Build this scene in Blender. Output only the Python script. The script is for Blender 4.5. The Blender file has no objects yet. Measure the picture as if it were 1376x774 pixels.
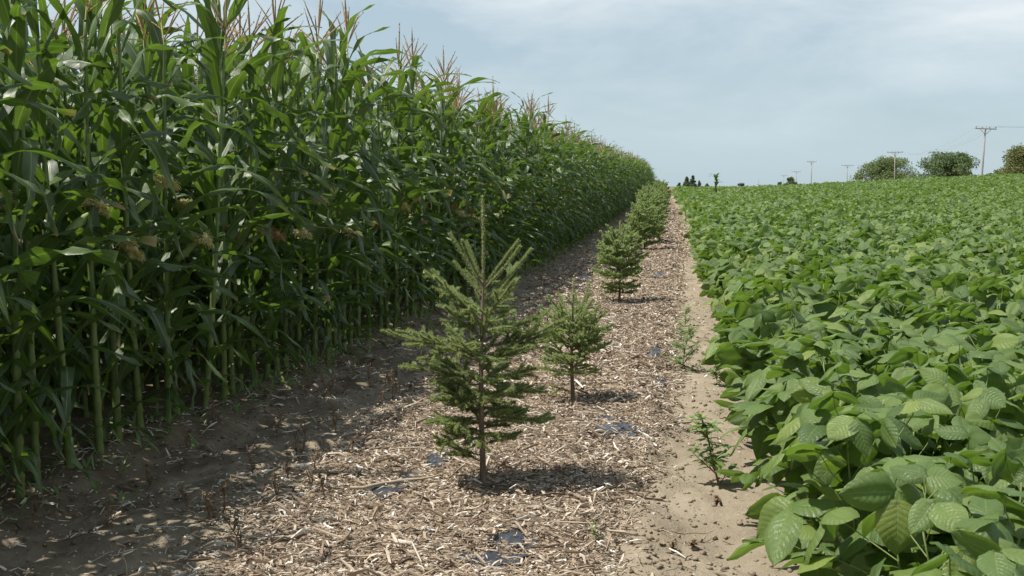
import bpy, math, random
import numpy as np
from mathutils import Matrix, Vector, Euler

R = math.radians
random.seed(7); rng = np.random.default_rng(7)
scene = bpy.context.scene
COL = scene.collection

# ------------------------------------------------------------------ camera
EYE = 1.40; FPX = 1600.0; W0, H0 = 1376.0, 774.0
PITCH = math.atan(137.0 / FPX); YAW = math.atan(221.0 * math.cos(PITCH) / FPX)
cd = bpy.data.cameras.new('camera'); cam = bpy.data.objects.new('camera', cd); COL.objects.link(cam)
cam.location = (0, 0, EYE); cam.rotation_euler = (R(90) - PITCH, 0, YAW)
cd.sensor_width = 36; cd.lens = FPX / W0 * 36; cd.clip_start = 0.05; cd.clip_end = 12000
cd.dof.use_dof = True; cd.dof.focus_distance = 6.5; cd.dof.aperture_fstop = 13.0
scene.camera = cam
scene.render.resolution_x = 1024; scene.render.resolution_y = 576

# ------------------------------------------------------------------ sun and sky
SUN_EL = 63.0
sd = Vector((-0.945, -0.325, 0)).normalized() * math.cos(R(SUN_EL)); sd.z = math.sin(R(SUN_EL))
sl = bpy.data.lights.new('sun', 'SUN'); sun = bpy.data.objects.new('sun', sl); COL.objects.link(sun)
sl.energy = 5.0; sl.angle = R(0.55); sl.color = (1.0, 0.955, 0.88)
sun.rotation_euler = (-sd).to_track_quat('-Z', 'Y').to_euler()
sun.location = (-20, -10, 40)

world = bpy.data.worlds.new('World'); scene.world = world; world.use_nodes = True
wn = world.node_tree; wn.nodes.clear()
def N(nt, t, **kw):
    n = nt.nodes.new(t)
    for k, v in kw.items():
        if k in ('ins',):
            for a, b in v.items(): n.inputs[a].default_value = b
        else: setattr(n, k, v)
    return n
sky = N(wn, 'ShaderNodeTexSky', sky_type='NISHITA', sun_disc=False, sun_elevation=R(SUN_EL),
        sun_rotation=math.atan2(sd.x, sd.y) % (2 * math.pi), altitude=200.0, air_density=1.0,
        dust_density=0.4, ozone_density=1.0)
tc = N(wn, 'ShaderNodeTexCoord')
mp = N(wn, 'ShaderNodeMapping'); mp.inputs['Scale'].default_value = (1.5, 1.5, 5.0); mp.inputs['Rotation'].default_value = (0.0, 0.05, 0.3)
wn.links.new(tc.outputs['Generated'], mp.inputs['Vector'])
nz = N(wn, 'ShaderNodeTexNoise', ins={'Scale': 2.3, 'Detail': 8.0, 'Roughness': 0.58, 'Distortion': 0.3})
wn.links.new(mp.outputs[0], nz.inputs['Vector'])
rmp = N(wn, 'ShaderNodeMapRange', ins={'From Min': 0.38, 'From Max': 0.68, 'To Min': 0.05, 'To Max': 1.0})
wn.links.new(nz.outputs['Fac'], rmp.inputs['Value'])
# the thin veil of cloud thickens upward from the horizon
sepw = N(wn, 'ShaderNodeSeparateXYZ'); wn.links.new(tc.outputs['Generated'], sepw.inputs[0])
elv = N(wn, 'ShaderNodeMapRange', ins={'From Min': 0.0, 'From Max': 0.17, 'To Min': 0.95, 'To Max': 1.0})
wn.links.new(sepw.outputs['Z'], elv.inputs['Value'])
cm = N(wn, 'ShaderNodeMath', operation='MULTIPLY'); wn.links.new(rmp.outputs[0], cm.inputs[0]); wn.links.new(elv.outputs[0], cm.inputs[1])
zen = N(wn, 'ShaderNodeMapRange', ins={'From Min': 0.22, 'From Max': 0.80, 'To Min': 1.0, 'To Max': 0.35})   # a thin layer looks denser low down, opens overhead
wn.links.new(sepw.outputs['Z'], zen.inputs['Value'])
cm2 = N(wn, 'ShaderNodeMath', operation='MULTIPLY'); wn.links.new(cm.outputs[0], cm2.inputs[0]); wn.links.new(zen.outputs[0], cm2.inputs[1]); cm = cm2
mixc = N(wn, 'ShaderNodeMix', data_type='RGBA')
wn.links.new(cm.outputs[0], mixc.inputs['Factor'])
thin = N(wn, 'ShaderNodeMix', data_type='RGBA', ins={'Factor': 0.72}); thin.inputs['B'].default_value = (4.5, 5.95, 6.85, 1)
tf = N(wn, 'ShaderNodeMath', operation='MULTIPLY'); tf.inputs[1].default_value = 0.72; wn.links.new(zen.outputs[0], tf.inputs[0]); wn.links.new(tf.outputs[0], thin.inputs['Factor'])
hsv = N(wn, 'ShaderNodeHueSaturation', ins={'Saturation': 0.8, 'Value': 1.0, 'Hue': 0.5})
wn.links.new(sky.outputs[0], hsv.inputs['Color'])
wn.links.new(hsv.outputs[0], thin.inputs['A']); wn.links.new(thin.outputs['Result'], mixc.inputs['A'])
veil = N(wn, 'ShaderNodeMix', data_type='RGBA'); veil.inputs['A'].default_value = (4.9, 6.35, 7.05, 1); veil.inputs['B'].default_value = (8.7, 9.2, 9.5, 1)
elv2 = N(wn, 'ShaderNodeMapRange', ins={'From Min': 0.0, 'From Max': 0.17}); wn.links.new(sepw.outputs['Z'], elv2.inputs['Value'])
wn.links.new(elv2.outputs[0], veil.inputs['Factor']); wn.links.new(veil.outputs['Result'], mixc.inputs['B'])
bg = N(wn, 'ShaderNodeBackground', ins={'Strength': 0.080})
wn.links.new(mixc.outputs['Result'], bg.inputs['Color'])
wo = N(wn, 'ShaderNodeOutputWorld'); wn.links.new(bg.outputs[0], wo.inputs[0])

scene.view_settings.view_transform = 'Standard'; scene.view_settings.look = 'None'
scene.view_settings.gamma = 1; scene.view_settings.exposure = 0.36
try:
    scene.cycles.max_bounces = 6; scene.cycles.transmission_bounces = 4; scene.cycles.diffuse_bounces = 4
    scene.cycles.transparent_max_bounces = 4
except Exception: pass

# ------------------------------------------------------------------ helpers
def sst(a, b, x):
    t = np.clip((np.asarray(x, float) - a) / (b - a), 0, 1); return t * t * (3 - 2 * t)
def terrain(x, y):
    """broad land form: level near the camera, a low crest about 90 m away, then falling off"""
    x = np.asarray(x, float); y = np.asarray(y, float)
    z = 0.50 * sst(22, 88, y) - 2.1 * sst(92, 150, y)
    z = z + 0.95 * sst(2, 26, x) * sst(20, 95, y) + 0.3 * sst(30, 120, x) * sst(40, 120, y)
    return z
_perm = rng.random((256, 256))
def vnoise(x, y):
    xi = np.floor(x).astype(int); yi = np.floor(y).astype(int); fx = x - xi; fy = y - yi
    fx = fx * fx * (3 - 2 * fx); fy = fy * fy * (3 - 2 * fy)
    g = lambda a, b: _perm[a & 255, b & 255]
    return (g(xi, yi) * (1 - fx) + g(xi + 1, yi) * fx) * (1 - fy) + (g(xi, yi + 1) * (1 - fx) + g(xi + 1, yi + 1) * fx) * fy - 0.5
def micro(x, y):
    """small relief of sand and chip bed"""
    x = np.asarray(x, float); y = np.asarray(y, float)
    fade = 1 - sst(18, 45, y)
    sandz = sst(-.25, 0, x) * (1 - sst(.6, .9, x))
    z = sandz * (.022 * vnoise(x * 9 + 2, y * 7) + .012 * vnoise(x * 19, y * 17 + 3)) + 0.035 * vnoise(x * 1.7 + 5, y * 1.3) + 0.030 * vnoise(x * 4.3, y * 3.7 + 9) + 0.016 * vnoise(x * 10, y * 9) + 0.009 * vnoise(x * 23, y * 21) + 0.005 * vnoise(x*47, y*43)
    bed = sst(-2.0, -1.6, x) * (1 - sst(-0.35, -0.05, x))
    z = z + 0.035 * bed
    # crumbled ridge of soil between chips and sand
    rx = x + 0.12 + 0.12 * vnoise(y * 0.9, y * 0 + 3)
    z = z + 0.065 * np.exp(-(rx / 0.11) ** 2) * (0.5 + 1.4 * vnoise(x * 6, y * 4) + 0.5 * vnoise(x * 20, y * 18)).clip(0, 2)
    strip = sst(-3.2, -2.7, x) * (1 - sst(-2.0, -1.6, x))
    z = z + strip * (.07 * vnoise(x * 3.1 + 8, y * 2.3) + .05 * vnoise(x * 7, y * 6 + 4) + .03 * vnoise(x * 17 + 3, y * 14))
    # hilled soil under the corn row
    z = z + 0.05 * np.exp(-((x + 2.78) / 0.25) ** 2)
    return z * fade
def gz(x, y): return terrain(x, y) + micro(x, y)
_cm = Euler(cam.rotation_euler).to_matrix()
def ray(px, py): return (_cm @ Vector(((px - W0 / 2) / FPX, -(py - H0 / 2) / FPX, -1.0)))
def P(px, py, z=0.0):
    """place on the ground seen at that spot of the photograph"""
    d = ray(px, py); t = (z - EYE) / d.z
    return (d.x * t, d.y * t)
def at_depth(px, y):
    d = ray(px, 250); return d.x / d.y * y

def geo(V, F, UV=None, rnd=None, mat=0):
    V = np.asarray(V, float).reshape(-1, 3); F = np.asarray(F, int)
    n = len(V)
    return dict(V=V, F={F.shape[1]: F}, M={F.shape[1]: np.full(len(F), mat)},
                UV=np.zeros((n, 2)) if UV is None else np.asarray(UV, float),
                R=np.zeros(n) if rnd is None else np.broadcast_to(np.asarray(rnd, float), (n,)).copy())
def xf(g, M):
    A = np.array(M.to_3x3()); t = np.array(M.to_translation())
    h = dict(g); h['V'] = g['V'] @ A.T + t; return h
def merge(gs, rnds=None):
    V = []; UV = []; Rr = []; F = {}; M = {}; o = 0
    for i, g in enumerate(gs):
        V.append(g['V']); UV.append(g['UV'])
        Rr.append(g['R'] if rnds is None or rnds[i] is None else np.full(len(g['V']), rnds[i]))
        for k in g['F']:
            F.setdefault(k, []).append(g['F'][k] + o); M.setdefault(k, []).append(g['M'][k])
        o += len(g['V'])
    return dict(V=np.vstack(V), UV=np.vstack(UV), R=np.concatenate(Rr),
                F={k: np.vstack(v) for k, v in F.items()}, M={k: np.concatenate(v) for k, v in M.items()})
def mesh(name, g, mats, smooth=True):
    me = bpy.data.meshes.new(name)
    ks = sorted(g['F']); nf = sum(len(g['F'][k]) for k in ks)
    loops = np.concatenate([g['F'][k].ravel() for k in ks])
    tot = np.concatenate([np.full(len(g['F'][k]), k) for k in ks])
    start = np.concatenate([[0], np.cumsum(tot)[:-1]])
    me.vertices.add(len(g['V'])); me.vertices.foreach_set('co', g['V'].astype(np.float32).ravel())
    me.loops.add(len(loops)); me.loops.foreach_set('vertex_index', loops.astype(np.int32))
    me.polygons.add(nf); me.polygons.foreach_set('loop_start', start.astype(np.int32))
    me.polygons.foreach_set('loop_total', tot.astype(np.int32))
    me.polygons.foreach_set('material_index', np.concatenate([g['M'][k] for k in ks]).astype(np.int32))
    me.polygons.foreach_set('use_smooth', np.full(nf, smooth))
    a = me.attributes.new('uvp', 'FLOAT_VECTOR', 'POINT')
    a.data.foreach_set('vector', np.hstack([g['UV'], np.zeros((len(g['UV']), 1))]).astype(np.float32).ravel())
    b = me.attributes.new('rnd', 'FLOAT', 'POINT'); b.data.foreach_set('value', g['R'].astype(np.float32))
    me.update(calc_edges=True); me.validate()
    for m in mats: me.materials.append(m)
    return me
def obj(name, me, parent=None, M=None, loc=None):
    o = bpy.data.objects.new(name, me); COL.objects.link(o)
    if parent: o.parent = parent
    if M is not None: o.matrix_basis = M
    if loc is not None: o.location = loc
    return o
def tag(o, label, cat, group=None, kind=None):
    o['label'] = label; o['category'] = cat
    if group: o['group'] = group
    if kind: o['kind'] = kind
    return o
def empty(name, loc, rz=0, label=None, cat=None, group=None, scale=1, rx=0, ry=0):
    o = bpy.data.objects.new(name, None); COL.objects.link(o); o.location = loc; o.rotation_euler = (rx, ry, rz)
    o.scale = (scale,) * 3; o.empty_display_size = 0.1
    if label: tag(o, label, cat, group)
    return o
def copy_tree(o, parent=None):
    c = o.copy(); COL.objects.link(c); c.parent = parent
    for ch in list(o.children): copy_tree(ch, c)
    return c
def tube(path, rad, n=6, mat=0, v0=0.0, v1=1.0, cap=True):
    """tapered tube along a path"""
    path = np.asarray(path, float); m = len(path); rad = np.broadcast_to(np.asarray(rad, float), (m,))
    T = np.gradient(path, axis=0); T /= np.linalg.norm(T, axis=1)[:, None] + 1e-9
    ref = np.array([0, 0, 1.0]) if abs(T[0][2]) < 0.8 else np.array([1.0, 0, 0])
    V = []; U = []
    a = np.arange(n) / n * 2 * np.pi
    for i in range(m):
        X = np.cross(ref, T[i]); X /= np.linalg.norm(X) + 1e-9; Y = np.cross(T[i], X); ref = np.cross(T[i], X) * 0 + ref
        V.append(path[i] + rad[i] * (np.cos(a)[:, None] * X + np.sin(a)[:, None] * Y))
        U.append(np.stack([a / 6.283, np.full(n, v0 + (v1 - v0) * i / (m - 1))], 1))
    F = [[i * n + j, i * n + (j + 1) % n, (i + 1) * n + (j + 1) % n, (i + 1) * n + j] for i in range(m - 1) for j in range(n)]
    g = geo(np.vstack(V), F, np.vstack(U), mat=mat)
    if cap and n == 4:
        g['F'][4] = np.vstack([g['F'][4], [[(m-1)*4, (m-1)*4+1, (m-1)*4+2, (m-1)*4+3], [3, 2, 1, 0]]]); g['M'][4] = np.full(len(g['F'][4]), mat)
    elif cap:
        c = len(g['V']); g['V'] = np.vstack([g['V'], path[-1]]); g['UV'] = np.vstack([g['UV'], [0.5, v1]]); g['R'] = np.zeros(c + 1)
        g['F'][3] = np.array([[(m - 1) * n + j, (m - 1) * n + (j + 1) % n, c] for j in range(n)]); g['M'][3] = np.full(n, mat)
    return g
def boxg(cx, cy, cz, sx, sy, sz, mat=0):
    V = np.array([[x, y, z] for x in (-1, 1) for y in (-1, 1) for z in (-1, 1)]) * [sx / 2, sy / 2, sz / 2] + [cx, cy, cz]
    F = [[0, 1, 3, 2], [4, 6, 7, 5], [0, 4, 5, 1], [2, 3, 7, 6], [0, 2, 6, 4], [1, 5, 7, 3]]
    return geo(V, F, mat=mat)
def instancer(name, src, pts, rot, scl, idx, label, cat, parent=None):
    """one stuff object: many copies of a few source plants"""
    c = bpy.data.collections.new(name + '_sources')
    for i, me in enumerate(src):
        c.objects.link(bpy.data.objects.new(name + '_source_%02d' % i, me))
    me = bpy.data.meshes.new(name); me.vertices.add(len(pts)); me.vertices.foreach_set('co', np.asarray(pts, np.float32).ravel())
    a = me.attributes.new('rot', 'FLOAT_VECTOR', 'POINT'); a.data.foreach_set('vector', np.asarray(rot, np.float32).ravel())
    a = me.attributes.new('scl', 'FLOAT_VECTOR', 'POINT'); a.data.foreach_set('vector', np.asarray(scl, np.float32).ravel())
    a = me.attributes.new('idx', 'INT', 'POINT'); a.data.foreach_set('value', np.asarray(idx, np.int32))
    ng = bpy.data.node_groups.new(name, 'GeometryNodeTree')
    ng.interface.new_socket('Geometry', in_out='INPUT', socket_type='NodeSocketGeometry')
    ng.interface.new_socket('Geometry', in_out='OUTPUT', socket_type='NodeSocketGeometry')
    gi = ng.nodes.new('NodeGroupInput'); go = ng.nodes.new('NodeGroupOutput')
    ip = ng.nodes.new('GeometryNodeInstanceOnPoints'); ci = ng.nodes.new('GeometryNodeCollectionInfo')
    ci.inputs['Collection'].default_value = c; ci.inputs['Separate Children'].default_value = True; ci.inputs['Reset Children'].default_value = True
    ip.inputs['Pick Instance'].default_value = True
    def na(nm, ty):
        n = ng.nodes.new('GeometryNodeInputNamedAttribute'); n.data_type = ty; n.inputs['Name'].default_value = nm
        return [o for o in n.outputs if o.enabled and o.name == 'Attribute'][0]
    L = ng.links.new
    L(gi.outputs[0], ip.inputs['Points']); L(ci.outputs[0], ip.inputs['Instance'])
    L(na('idx', 'INT'), ip.inputs['Instance Index']); L(na('rot', 'FLOAT_VECTOR'), ip.inputs['Rotation']); L(na('scl', 'FLOAT_VECTOR'), ip.inputs['Scale'])
    L(ip.outputs[0], go.inputs[0])
    o = obj(name, me, parent); md = o.modifiers.new('scatter', 'NODES'); md.node_group = ng
    return tag(o, label, cat, kind='stuff')

# ------------------------------------------------------------------ materials
class MB:
    def __init__(s, name):
        s.m = bpy.data.materials.new(name); s.m.use_nodes = True; s.nt = s.m.node_tree; s.nt.nodes.clear()
        s.out = s.n('ShaderNodeOutputMaterial')
    def n(s, t, **kw): return N(s.nt, t, **kw)
    def l(s, a, b): s.nt.links.new(a, b)
    def math(s, op, a, b=None, c=None, clamp=False):
        n = s.n('ShaderNodeMath', operation=op, use_clamp=clamp)
        for i, v in enumerate((a, b, c)):
            if v is None: continue
            if isinstance(v, (int, float)): n.inputs[i].default_value = v
            else: s.l(v, n.inputs[i])
        return n.outputs[0]
    def mix(s, f, a, b, mode='MIX'):
        n = s.n('ShaderNodeMix', data_type='RGBA', blend_type=mode)
        for k, v in (('Factor', f), ('A', a), ('B', b)):
            if isinstance(v, (int, float)): n.inputs[k].default_value = v
            elif isinstance(v, tuple): n.inputs[k].default_value = v + (1,)
            else: s.l(v, n.inputs[k])
        return n.outputs['Result']
    def noise(s, vec, scale, detail=4, rough=0.5, dist=0):
        n = s.n('ShaderNodeTexNoise', ins={'Scale': scale, 'Detail': detail, 'Roughness': rough, 'Distortion': dist})
        if vec is not None: s.l(vec, n.inputs['Vector'])
        return n.outputs['Fac']
    def rng(s, v, a, b, c=0.0, d=1.0):
        n = s.n('ShaderNodeMapRange', ins={'From Min': a, 'From Max': b, 'To Min': c, 'To Max': d}); s.l(v, n.inputs['Value']); return n.outputs[0]
    def ramp(s, v, stops):
        n = s.n('ShaderNodeValToRGB'); e = n.color_ramp.elements
        while len(e) < len(stops): e.new(0.5)
        for i, (p, c) in enumerate(stops): e[i].position = p; e[i].color = c + (1,)
        s.l(v, n.inputs[0]); return n.outputs[0]
    def attr(s, nm): return s.n('ShaderNodeAttribute', attribute_name=nm)
    def rand(s):
        oi = s.n('ShaderNodeObjectInfo'); a = s.attr('rnd')
        return s.math('FRACT', s.math('ADD', oi.outputs['Random'], a.outputs['Fac']))
    def bump(s, h, strength=0.3, dist=0.01):
        n = s.n('ShaderNodeBump', ins={'Strength': strength, 'Distance': dist}); s.l(h, n.inputs['Height']); return n.outputs[0]
    def surf(s, col, rough=0.6, bump=None, spec=0.5, trans=None, tfac=0.0, coat=0.0):
        p = s.n('ShaderNodeBsdfPrincipled')
        if isinstance(col, tuple): p.inputs['Base Color'].default_value = col + (1,)
        else: s.l(col, p.inputs['Base Color'])
        if isinstance(rough, (int, float)): p.inputs['Roughness'].default_value = rough
        else: s.l(rough, p.inputs['Roughness'])
        p.inputs['Specular IOR Level'].default_value = spec
        if bump is not None: s.l(bump, p.inputs['Normal'])
        res = p.outputs[0]
        if trans is not None:
            t = s.n('ShaderNodeBsdfTranslucent')
            if isinstance(trans, tuple): t.inputs[0].default_value = trans + (1,)
            else: s.l(trans, t.inputs[0])
            ms = s.n('ShaderNodeMixShader'); ms.inputs[0].default_value = tfac
            s.l(res, ms.inputs[1]); s.l(t.outputs[0], ms.inputs[2]); res = ms.outputs[0]
        s.l(res, s.out.inputs[0]); return s.m

def leaf_uv(b):
    a = b.attr('uvp'); sp = b.n('ShaderNodeSeparateXYZ'); b.l(a.outputs['Vector'], sp.inputs[0]); return a, sp.outputs[0], sp.outputs[1]

def mat_corn_leaf():
    b = MB('corn_leaf'); a, u, v = leaf_uv(b); r = b.rand()
    au = b.math('ABSOLUTE', u)
    rib = b.rng(au, 0.03, 0.13, 1.0, 0.0)
    tcn = b.n('ShaderNodeTexCoord').outputs['Object']
    st = b.math('SINE', b.math('MULTIPLY', u, 55.0))
    patch = b.noise(tcn, 9.0, 3)
    base = b.ramp(r, [(0.0, (0.030, 0.058, 0.014)), (0.45, (0.046, 0.086, 0.018)), (0.8, (0.074, 0.124, 0.024)), (1.0, (0.115, 0.168, 0.030))])
    base = b.mix(b.rng(patch, 0.35, 0.7), base, (0.056, 0.092, 0.024))
    base = b.mix(b.math('MULTIPLY', b.rng(st, -1, 1), 0.18), base, (0.075, 0.125, 0.045))
    base = b.mix(b.math('MULTIPLY', rib, 0.75), base, (0.26, 0.34, 0.14))
    back = b.n('ShaderNodeNewGeometry').outputs['Backfacing']
    base = b.mix(b.math('MULTIPLY', back, 0.35), base, (0.11, 0.17, 0.075))
    # dry tips on some
    dry = b.math('MULTIPLY', b.rng(b.math('ADD', v, b.math('MULTIPLY', patch, .12)), 0.97, 1.06), b.math('GREATER_THAN', r, 0.72))
    base = b.mix(dry, base, (0.30, 0.22, 0.09))
    tr = b.mix(0.5, b.mix(1.0, base, (2.3, 2.9, 0.9), 'MULTIPLY'), (0.16, 0.25, 0.015))
    hgt = b.math('ADD', b.math('MULTIPLY', st, 0.3), b.math('MULTIPLY', rib, -1.5))
    bm = b.bump(hgt, 0.35, 0.004)
    return b.surf(base, b.rng(patch, 0.3, 0.7, 0.31, 0.46), bm, 0.7, tr, 0.28)
def mat_corn_stalk():
    b = MB('corn_stalk'); a, u, v = leaf_uv(b); r = b.rand()
    tcn = b.n('ShaderNodeTexCoord').outputs['Object']
    nn = b.noise(tcn, 30, 3)
    c = b.mix(b.rng(v, 0.0, 0.75), (0.150, 0.205, 0.055), (0.085, 0.145, 0.035))
    c = b.mix(b.rng(nn, 0.4, 0.75, 0, 0.5), c, (0.24, 0.26, 0.09))
    st = b.math('SINE', b.math('MULTIPLY', u, 120.0))
    return b.surf(c, 0.42, b.bump(st, 0.2, 0.002), 0.5)
def flat_leaf(name, stops, trans, tf=0.3, rough=0.5, spec=0.4, scale=25):
    b = MB(name); r = b.rand(); tcn = b.n('ShaderNodeTexCoord').outputs['Object']
    c = b.ramp(r, stops); nn = b.noise(tcn, scale, 3)
    c = b.mix(b.rng(nn, 0.3, 0.7, 0, 0.45), c, stops[0][1])
    return b.surf(c, rough, None, spec, trans, tf)
def mat_soy_leaf():
    b = MB('soybean_leaf'); a, u, v = leaf_uv(b); r = b.rand()
    au = b.math('ABSOLUTE', u)
    mid = b.rng(au, 0.015, 0.055, 1, 0)
    # side veins run from the midrib outward and forward
    ph = b.math('MULTIPLY', b.math('SUBTRACT', v, b.math('MULTIPLY', au, 0.24)), 8.5)
    fr = b.math('ABSOLUTE', b.math('SUBTRACT', b.math('FRACT', ph), 0.5))
    vein = b.rng(fr, 0.0, 0.12, 1, 0)
    quilt = b.math('SINE', b.math('MULTIPLY', fr, 6.28 / 2))
    crk = b.n('ShaderNodeTexVoronoi', feature='DISTANCE_TO_EDGE', ins={'Scale': 17.0}); b.l(a.outputs['Vector'], crk.inputs['Vector'])
    net = b.rng(crk.outputs['Distance'], 0.0, 0.09, 1, 0)
    pn = b.noise(a.outputs['Vector'], 4.0, 4)
    base = b.ramp(r, [(0.0, (0.060, 0.104, 0.026)), (0.35, (0.100, 0.160, 0.040)), (0.7, (0.148, 0.214, 0.056)), (0.92, (0.195, 0.260, 0.066)), (1.0, (0.230, 0.280, 0.060))])
    base = b.mix(b.rng(pn, 0.3, 0.75, 0, 0.35), base, (0.115, 0.185, 0.046))
    sp_ = b.noise(b.n('ShaderNodeTexCoord').outputs['Object'], 38.0, 2, 0.5); base = b.mix(b.rng(sp_, .74, .78, 0, .8), base, (0.22, 0.17, 0.07))
    back = b.n('ShaderNodeNewGeometry').outputs['Backfacing']
    base = b.mix(b.math('MULTIPLY', back, 0.5), base, (0.150, 0.215, 0.085))
    base = b.mix(b.math('MULTIPLY', vein, 0.22), base, (0.17, 0.25, 0.085))
    base = b.mix(b.math('MULTIPLY', net, 0.12), base, (0.05, 0.10, 0.025))
    base = b.mix(b.math('MULTIPLY', mid, 0.5), base, (0.20, 0.29, 0.10))
    tr = b.mix(0.5, b.mix(1.0, base, (1.7, 2.1, 0.7), 'MULTIPLY'), (0.17, 0.28, 0.02))
    h = b.math('ADD', b.math('MULTIPLY', quilt, 0.6), b.math('ADD', b.math('MULTIPLY', net, -0.6), b.math('MULTIPLY', mid, -0.9)))
    h = b.math('ADD', h, b.math('MULTIPLY', pn, 0.9))
    return b.surf(base, 0.44, b.bump(h, 0.36, 0.006), 0.5, tr, 0.30)
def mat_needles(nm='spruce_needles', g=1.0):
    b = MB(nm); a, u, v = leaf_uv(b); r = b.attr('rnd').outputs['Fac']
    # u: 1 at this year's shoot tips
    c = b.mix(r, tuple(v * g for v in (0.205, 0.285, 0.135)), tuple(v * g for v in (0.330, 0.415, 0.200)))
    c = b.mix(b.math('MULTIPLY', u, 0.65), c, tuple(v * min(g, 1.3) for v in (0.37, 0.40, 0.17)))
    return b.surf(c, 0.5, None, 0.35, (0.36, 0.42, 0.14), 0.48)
def mat_bark(name='bark', c1=(0.11, 0.075, 0.05), c2=(0.27, 0.21, 0.16), sc=40, stretch=0.25):
    b = MB(name); tcn = b.n('ShaderNodeTexCoord').outputs['Object']
    mpn = b.n('ShaderNodeMapping'); mpn.inputs['Scale'].default_value = (1, 1, stretch); b.l(tcn, mpn.inputs[0])
    nn = b.noise(mpn.outputs[0], sc, 6, 0.65)
    return b.surf(b.mix(b.rng(nn, 0.3, 0.7), c1, c2), 0.85, b.bump(nn, 0.6, 0.01), 0.2)
def mat_ground():
    b = MB('sandy_soil'); tcn = b.n('ShaderNodeTexCoord').outputs['Object']
    n1 = b.noise(tcn, 0.9, 5, 0.55); n2 = b.noise(tcn, 7.0, 6, 0.65); n3 = b.noise(tcn, 90.0, 5, 0.7)
    c = b.mix(b.rng(n1, 0.35, 0.65), (0.275, 0.228, 0.165), (0.345, 0.290, 0.212))
    c = b.mix(b.rng(n2, 0.42, 0.72, 0, 0.6), c, (0.215, 0.170, 0.118))
    c = b.mix(b.rng(n3, 0.55, 0.75, 0, 0.55), c, (0.16, 0.12, 0.085))
    # broken crumbs of straw and dark organic specks
    vo = b.n('ShaderNodeTexVoronoi', feature='F1', ins={'Scale': 60.0, 'Randomness': 1.0}); b.l(tcn, vo.inputs['Vector'])
    sp = b.rng(vo.outputs['Distance'], 0.12, 0.2, 1, 0)
    vc = b.n('ShaderNodeSeparateColor'); b.l(vo.outputs['Color'], vc.inputs[0])
    on = b.math('GREATER_THAN', vc.outputs[0], 0.86)
    c = b.mix(b.math('MULTIPLY', sp, on), c, b.mix(vc.outputs[1], (0.09, 0.06, 0.04), (0.50, 0.42, 0.30)))
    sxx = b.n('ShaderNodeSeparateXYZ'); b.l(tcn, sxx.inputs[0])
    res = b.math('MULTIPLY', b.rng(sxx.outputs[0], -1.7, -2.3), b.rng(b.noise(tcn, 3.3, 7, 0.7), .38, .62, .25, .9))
    c = b.mix(res, c, (0.105, 0.076, 0.048))  # plant residue on the strip, its brown darkened to paint in shade too
    # soil under the crops is darker; the field lies under x < -2.7 and x > 0.5
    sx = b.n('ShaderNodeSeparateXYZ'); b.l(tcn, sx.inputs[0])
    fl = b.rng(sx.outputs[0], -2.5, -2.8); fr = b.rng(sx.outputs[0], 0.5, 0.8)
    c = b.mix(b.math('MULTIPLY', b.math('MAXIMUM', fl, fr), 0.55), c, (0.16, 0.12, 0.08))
    h = b.math('ADD', b.math('MULTIPLY', n2, 1.0), b.math('MULTIPLY', n3, 0.35))
    return b.surf(c, 0.92, b.bump(h, 0.8, 0.03), 0.15)
def mat_mulch():
    b = MB('mulch_base'); tcn = b.n('ShaderNodeTexCoord').outputs['Object']
    vo = b.n('ShaderNodeTexVoronoi', feature='F1', ins={'Scale': 55.0}); 
    mpn = b.n('ShaderNodeMapping'); mpn.inputs['Scale'].default_value = (0.6, 1.4, 1); b.l(tcn, mpn.inputs[0]); b.l(mpn.outputs[0], vo.inputs['Vector'])
    sc = b.n('ShaderNodeSeparateColor'); b.l(vo.outputs['Color'], sc.inputs[0])
    c = b.ramp(sc.outputs[0], [(0, (0.07, 0.05, 0.035)), (0.35, (0.17, 0.125, 0.085)), (0.7, (0.30, 0.23, 0.16)), (1.0, (0.48, 0.40, 0.30))])
    n1 = b.noise(tcn, 4, 5, 0.6)
    c = b.mix(b.rng(n1, 0.4, 0.75, 0, 0.5), c, (0.20, 0.15, 0.11))
    return b.surf(c, 0.9, b.bump(vo.outputs['Distance'], 0.6, 0.02), 0.15)
def mat_chips():
    b = MB('wood_chips'); r = b.rand(); tcn = b.n('ShaderNodeTexCoord').outputs['Object']
    c = b.ramp(r, [(0.0, (0.06, 0.042, 0.030)), (0.16, (0.15, 0.108, 0.072)), (0.38, (0.29, 0.220, 0.155)), (0.62, (0.43, 0.345, 0.26)), (0.86, (0.58, 0.50, 0.39)), (0.94, (0.70, 0.65, 0.56)), (1.0, (0.84, 0.81, 0.75))])
    nn = b.noise(tcn, 120, 3, 0.6)
    c = b.mix(b.rng(nn, 0.35, 0.7, 0, 0.4), c, (0.19, 0.13, 0.09))
    return b.surf(c, 0.85, None, 0.2)
def simple(name, c1, c2, sc=20, rough=0.7, spec=0.3, bs=0.3, metal=0):
    b = MB(name); tcn = b.n('ShaderNodeTexCoord').outputs['Object']; nn = b.noise(tcn, sc, 5, 0.6)
    m = b.surf(b.mix(b.rng(nn, 0.3, 0.7), c1, c2), rough, b.bump(nn, bs, 0.01), spec); return m
M_CL = mat_corn_leaf(); M_CS = mat_corn_stalk(); M_SL = mat_soy_leaf(); M_ND = mat_needles(); M_ND2 = mat_needles('spruce_needles_brightened', 1.4); M_ND3 = mat_needles('spruce_needles_brightened_more', 1.85)  # the two extra needle materials are brightened to offset self-shadowing in the crowns
M_BK = mat_bark('spruce_bark'); M_GR = mat_ground(); M_MU = mat_mulch(); M_CH = mat_chips()
M_TS = simple('tassel_florets', (0.27, 0.15, 0.08), (0.42, 0.33, 0.16), 9, 0.8)
M_TG = simple('tassel_stem', (0.28, 0.30, 0.10), (0.38, 0.34, 0.15), 60, 0.7)
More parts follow.
